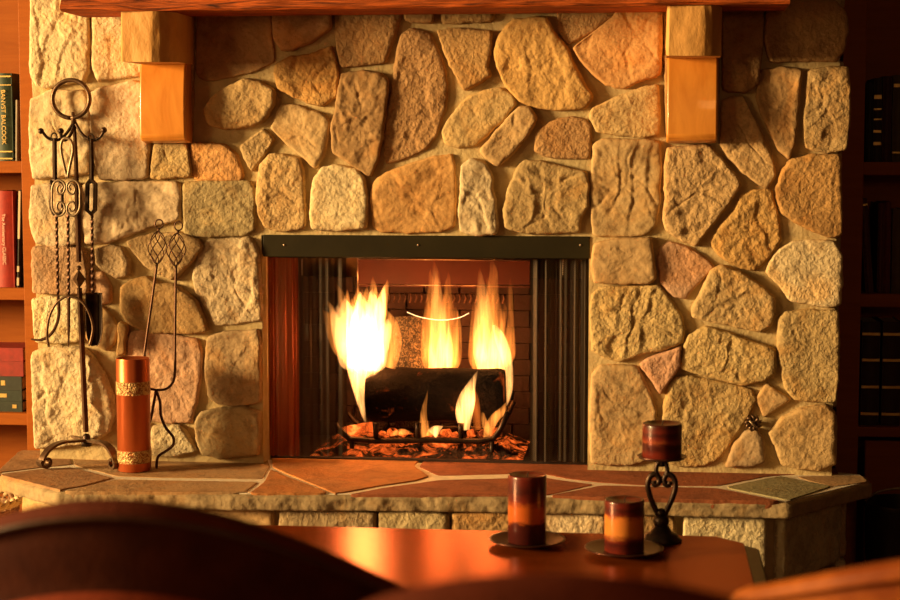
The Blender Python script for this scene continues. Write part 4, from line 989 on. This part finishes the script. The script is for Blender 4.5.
# right shelves
def rbz(py): return P(885, py, YC+.03).z
z0 = rsh[0][1]
xs = P(864, 200, YC).x
def rbx(px): return P(px, 200, YC+.03).x
book('narrow black book next to the frame of the dark right bookcase, top shelf', rbx(865), rbx(871), z0, rbz(82), (.02,.016,.014))
book('dark book with dotted gilt spine on the top right shelf', rbx(872), rbx(880), z0, rbz(78), (.035,.022,.014), bands=[(.2,.24),(.35,.38),(.5,.52),(.62,.64),(.75,.8)])
book('maroon book on the top right shelf beside the dotted one', rbx(881), rbx(890), z0, rbz(76), (.06,.008,.008))
book('olive book with pale spine edge at the right frame edge, top shelf', rbx(891), rbx(903), z0, rbz(75), (.10,.075,.03), bands=[(.1,.12),(.86,.9)])
z0 = rsh[1][1]
book('brown-red book leaning against the frame on the middle right shelf', rbx(868), rbx(876), z0, rbz(199), (.10,.02,.012), lean=-R(5), bands=[(.93,.95)])
book('upright crimson book on the middle right shelf', rbx(879), rbx(884.5), z0, rbz(203), (.12,.02,.012))
book('taller crimson book right of its twin on the middle right shelf', rbx(885), rbx(892), z0, rbz(202), (.14,.016,.010))
book('olive brown book at the frame edge of the middle right shelf', rbx(893.5), rbx(906), z0, rbz(209), (.12,.07,.025))
z0 = rsh[2][1]; bnd = [(.10,.125),(.36,.385),(.62,.645),(.87,.895)]
book('thick dark volume with four gilt bands on the lower right shelf', rbx(865), rbx(883.5), z0, rbz(322), (.03,.006,.006), bands=bnd)
book('thick dark gilt-banded volume at the frame edge of the lower right shelf', rbx(886), rbx(905), z0, rbz(322), (.032,.007,.006), bands=bnd)
# ---------------------------------------------------------------- basket and pot on the floor
g = P(-6, 493, .06)
wb = thing('wicker_basket', 'brown wicker basket with braided rim on the floor left of the hearth', 'basket', (g.x-.10, .05, 0))
hh = g.z - .02; rr = .17; cb = V((g.x-.10, .05, 0))
mb = MB()
for k in range(40):
    a = 2*PI*k/40; d = V((math.cos(a), math.sin(a), 0)); mb.tube([cb+d*rr*.8+V((0,0,.005)), cb+d*rr*.95+V((0,0,hh*.5)), cb+d*rr*1.02+V((0,0,hh))], .005, 6)
for j in range(24):
    z = .01 + (hh-.03)*j/24; r_ = rr*(.8+.21*z/hh)
    mb.tube([cb + V((math.cos(a)*(r_+.005*math.sin(20*a+j*PI)), math.sin(a)*(r_+.005*math.sin(20*a+j*PI)), z)) for a in [2*PI*i/120 for i in range(121)]], .0068, 6)
part('woven_body', mb, M['wicker'], wb)
mb = MB()
for s in (0, 1):
    mb.tube([cb + V(((rr*1.03+.008*math.cos(16*a+s*PI))*math.cos(a), (rr*1.03+.008*math.cos(16*a+s*PI))*math.sin(a), hh-.005+.008*math.sin(16*a+s*PI))) for a in [2*PI*i/200 for i in range(201)]], .008, 8)
part('braided_rim', mb, M['wickerrim'], wb)
mb = MB(); mb.tube([cb + V((rr*.9*math.cos(a), .04, hh-.02+.10*math.sin(a))) for a in [PI*i/24 for i in range(25)]], .008, 8); part('handle', mb, M['wicker'], wb)
g = P(893, 500, .0); cp = V((g.x+.03, -.02, 0)); rp = .115
pt = thing('iron_bucket', 'round black iron bucket in the shadow right of the hearth', 'bucket', cp)
part('body', MB().lathe([(0,.002),(rp*.75,.002),(rp*.8,.01),(rp*.98,.2),(rp,g.z-.02),(rp*1.03,g.z-.012),(rp*1.03,g.z),(rp*.98,g.z),(rp*.95,g.z-.02),(rp*.78,.02),(0,.012)], cp, 48), M['ironpot'], pt, smooth='auto')
part('bail_handle', MB().tube([cp + V((rp*math.cos(a), 0, g.z-.01+.05*math.sin(a))) for a in [PI*i/24 for i in range(25)]], .004, 8), M['pale_iron'], pt)
# ---------------------------------------------------------------- room
struct(part('floor', MB().box((-6, -7, -.05), (6, .66, 0)), M['floor'], smooth=False))
struct(part('wall_front', MB().box((-6, .60, 0), (6, .72, 2.8)), M['wall'], smooth=False))
# ---------------------------------------------------------------- light
def area(name, loc, tgt, sx, sy, e, c):
    l = bpy.data.lights.new(name, 'AREA'); l.shape = 'RECTANGLE'; l.size = sx; l.size_y = sy; l.energy = e; l.color = c
    o = bpy.data.objects.new(name, l); COL.objects.link(o); o.location = loc; o.rotation_euler = (V(tgt)-V(loc)).to_track_quat('-Z', 'Y').to_euler(); return o
area('window_and_fill_light', (-9.0, -3.7, 2.3), (0, 0, 1.0), 1.9, 1.7, 2350, (1, .655, .27))
area('window_and_fill_light', (-5.0, -6.0, 2.4), (0, 0, 1.0), 1.6, 1.6, 60, (1, .58, .2))  # weak unseen fill added from the left front, not a window
area('front_fill_light', (1.2, -6.5, 2.2), (0, 0, .6), .5, .5, 9, (1, .5, .18))  # unseen warm fill added behind the camera to lighten the front faces
def point(loc, e, c, r=.05):
    l = bpy.data.lights.new('fire_light', 'POINT'); l.energy = e; l.color = c; l.shadow_soft_size = r
    o = bpy.data.objects.new('fire_light', l); COL.objects.link(o); o.location = loc
FCc = (1, .32, .07)
point(P(362, 340, .14), 2.6, FCc); point(P(440, 340, .31), 1.2, FCc); point(P(488, 340, .31), 1.2, FCc); point(P(465, 405, .11), .5, FCc, .03)
w = bpy.data.worlds.new('room_air'); S.world = w; w.use_nodes = True
bg = w.node_tree.nodes['Background']; bg.inputs[0].default_value = (1, .42, .16, 1); bg.inputs[1].default_value = .024
S.view_settings.view_transform = 'Standard'; S.view_settings.look = 'None'; S.view_settings.exposure = 0; S.view_settings.gamma = 1
S.cycles.use_denoising = True
S.cycles.max_bounces = 8; S.cycles.transparent_max_bounces = 24; S.cycles.volume_step_rate = 1.0
S.cycles.sample_clamp_indirect = 4
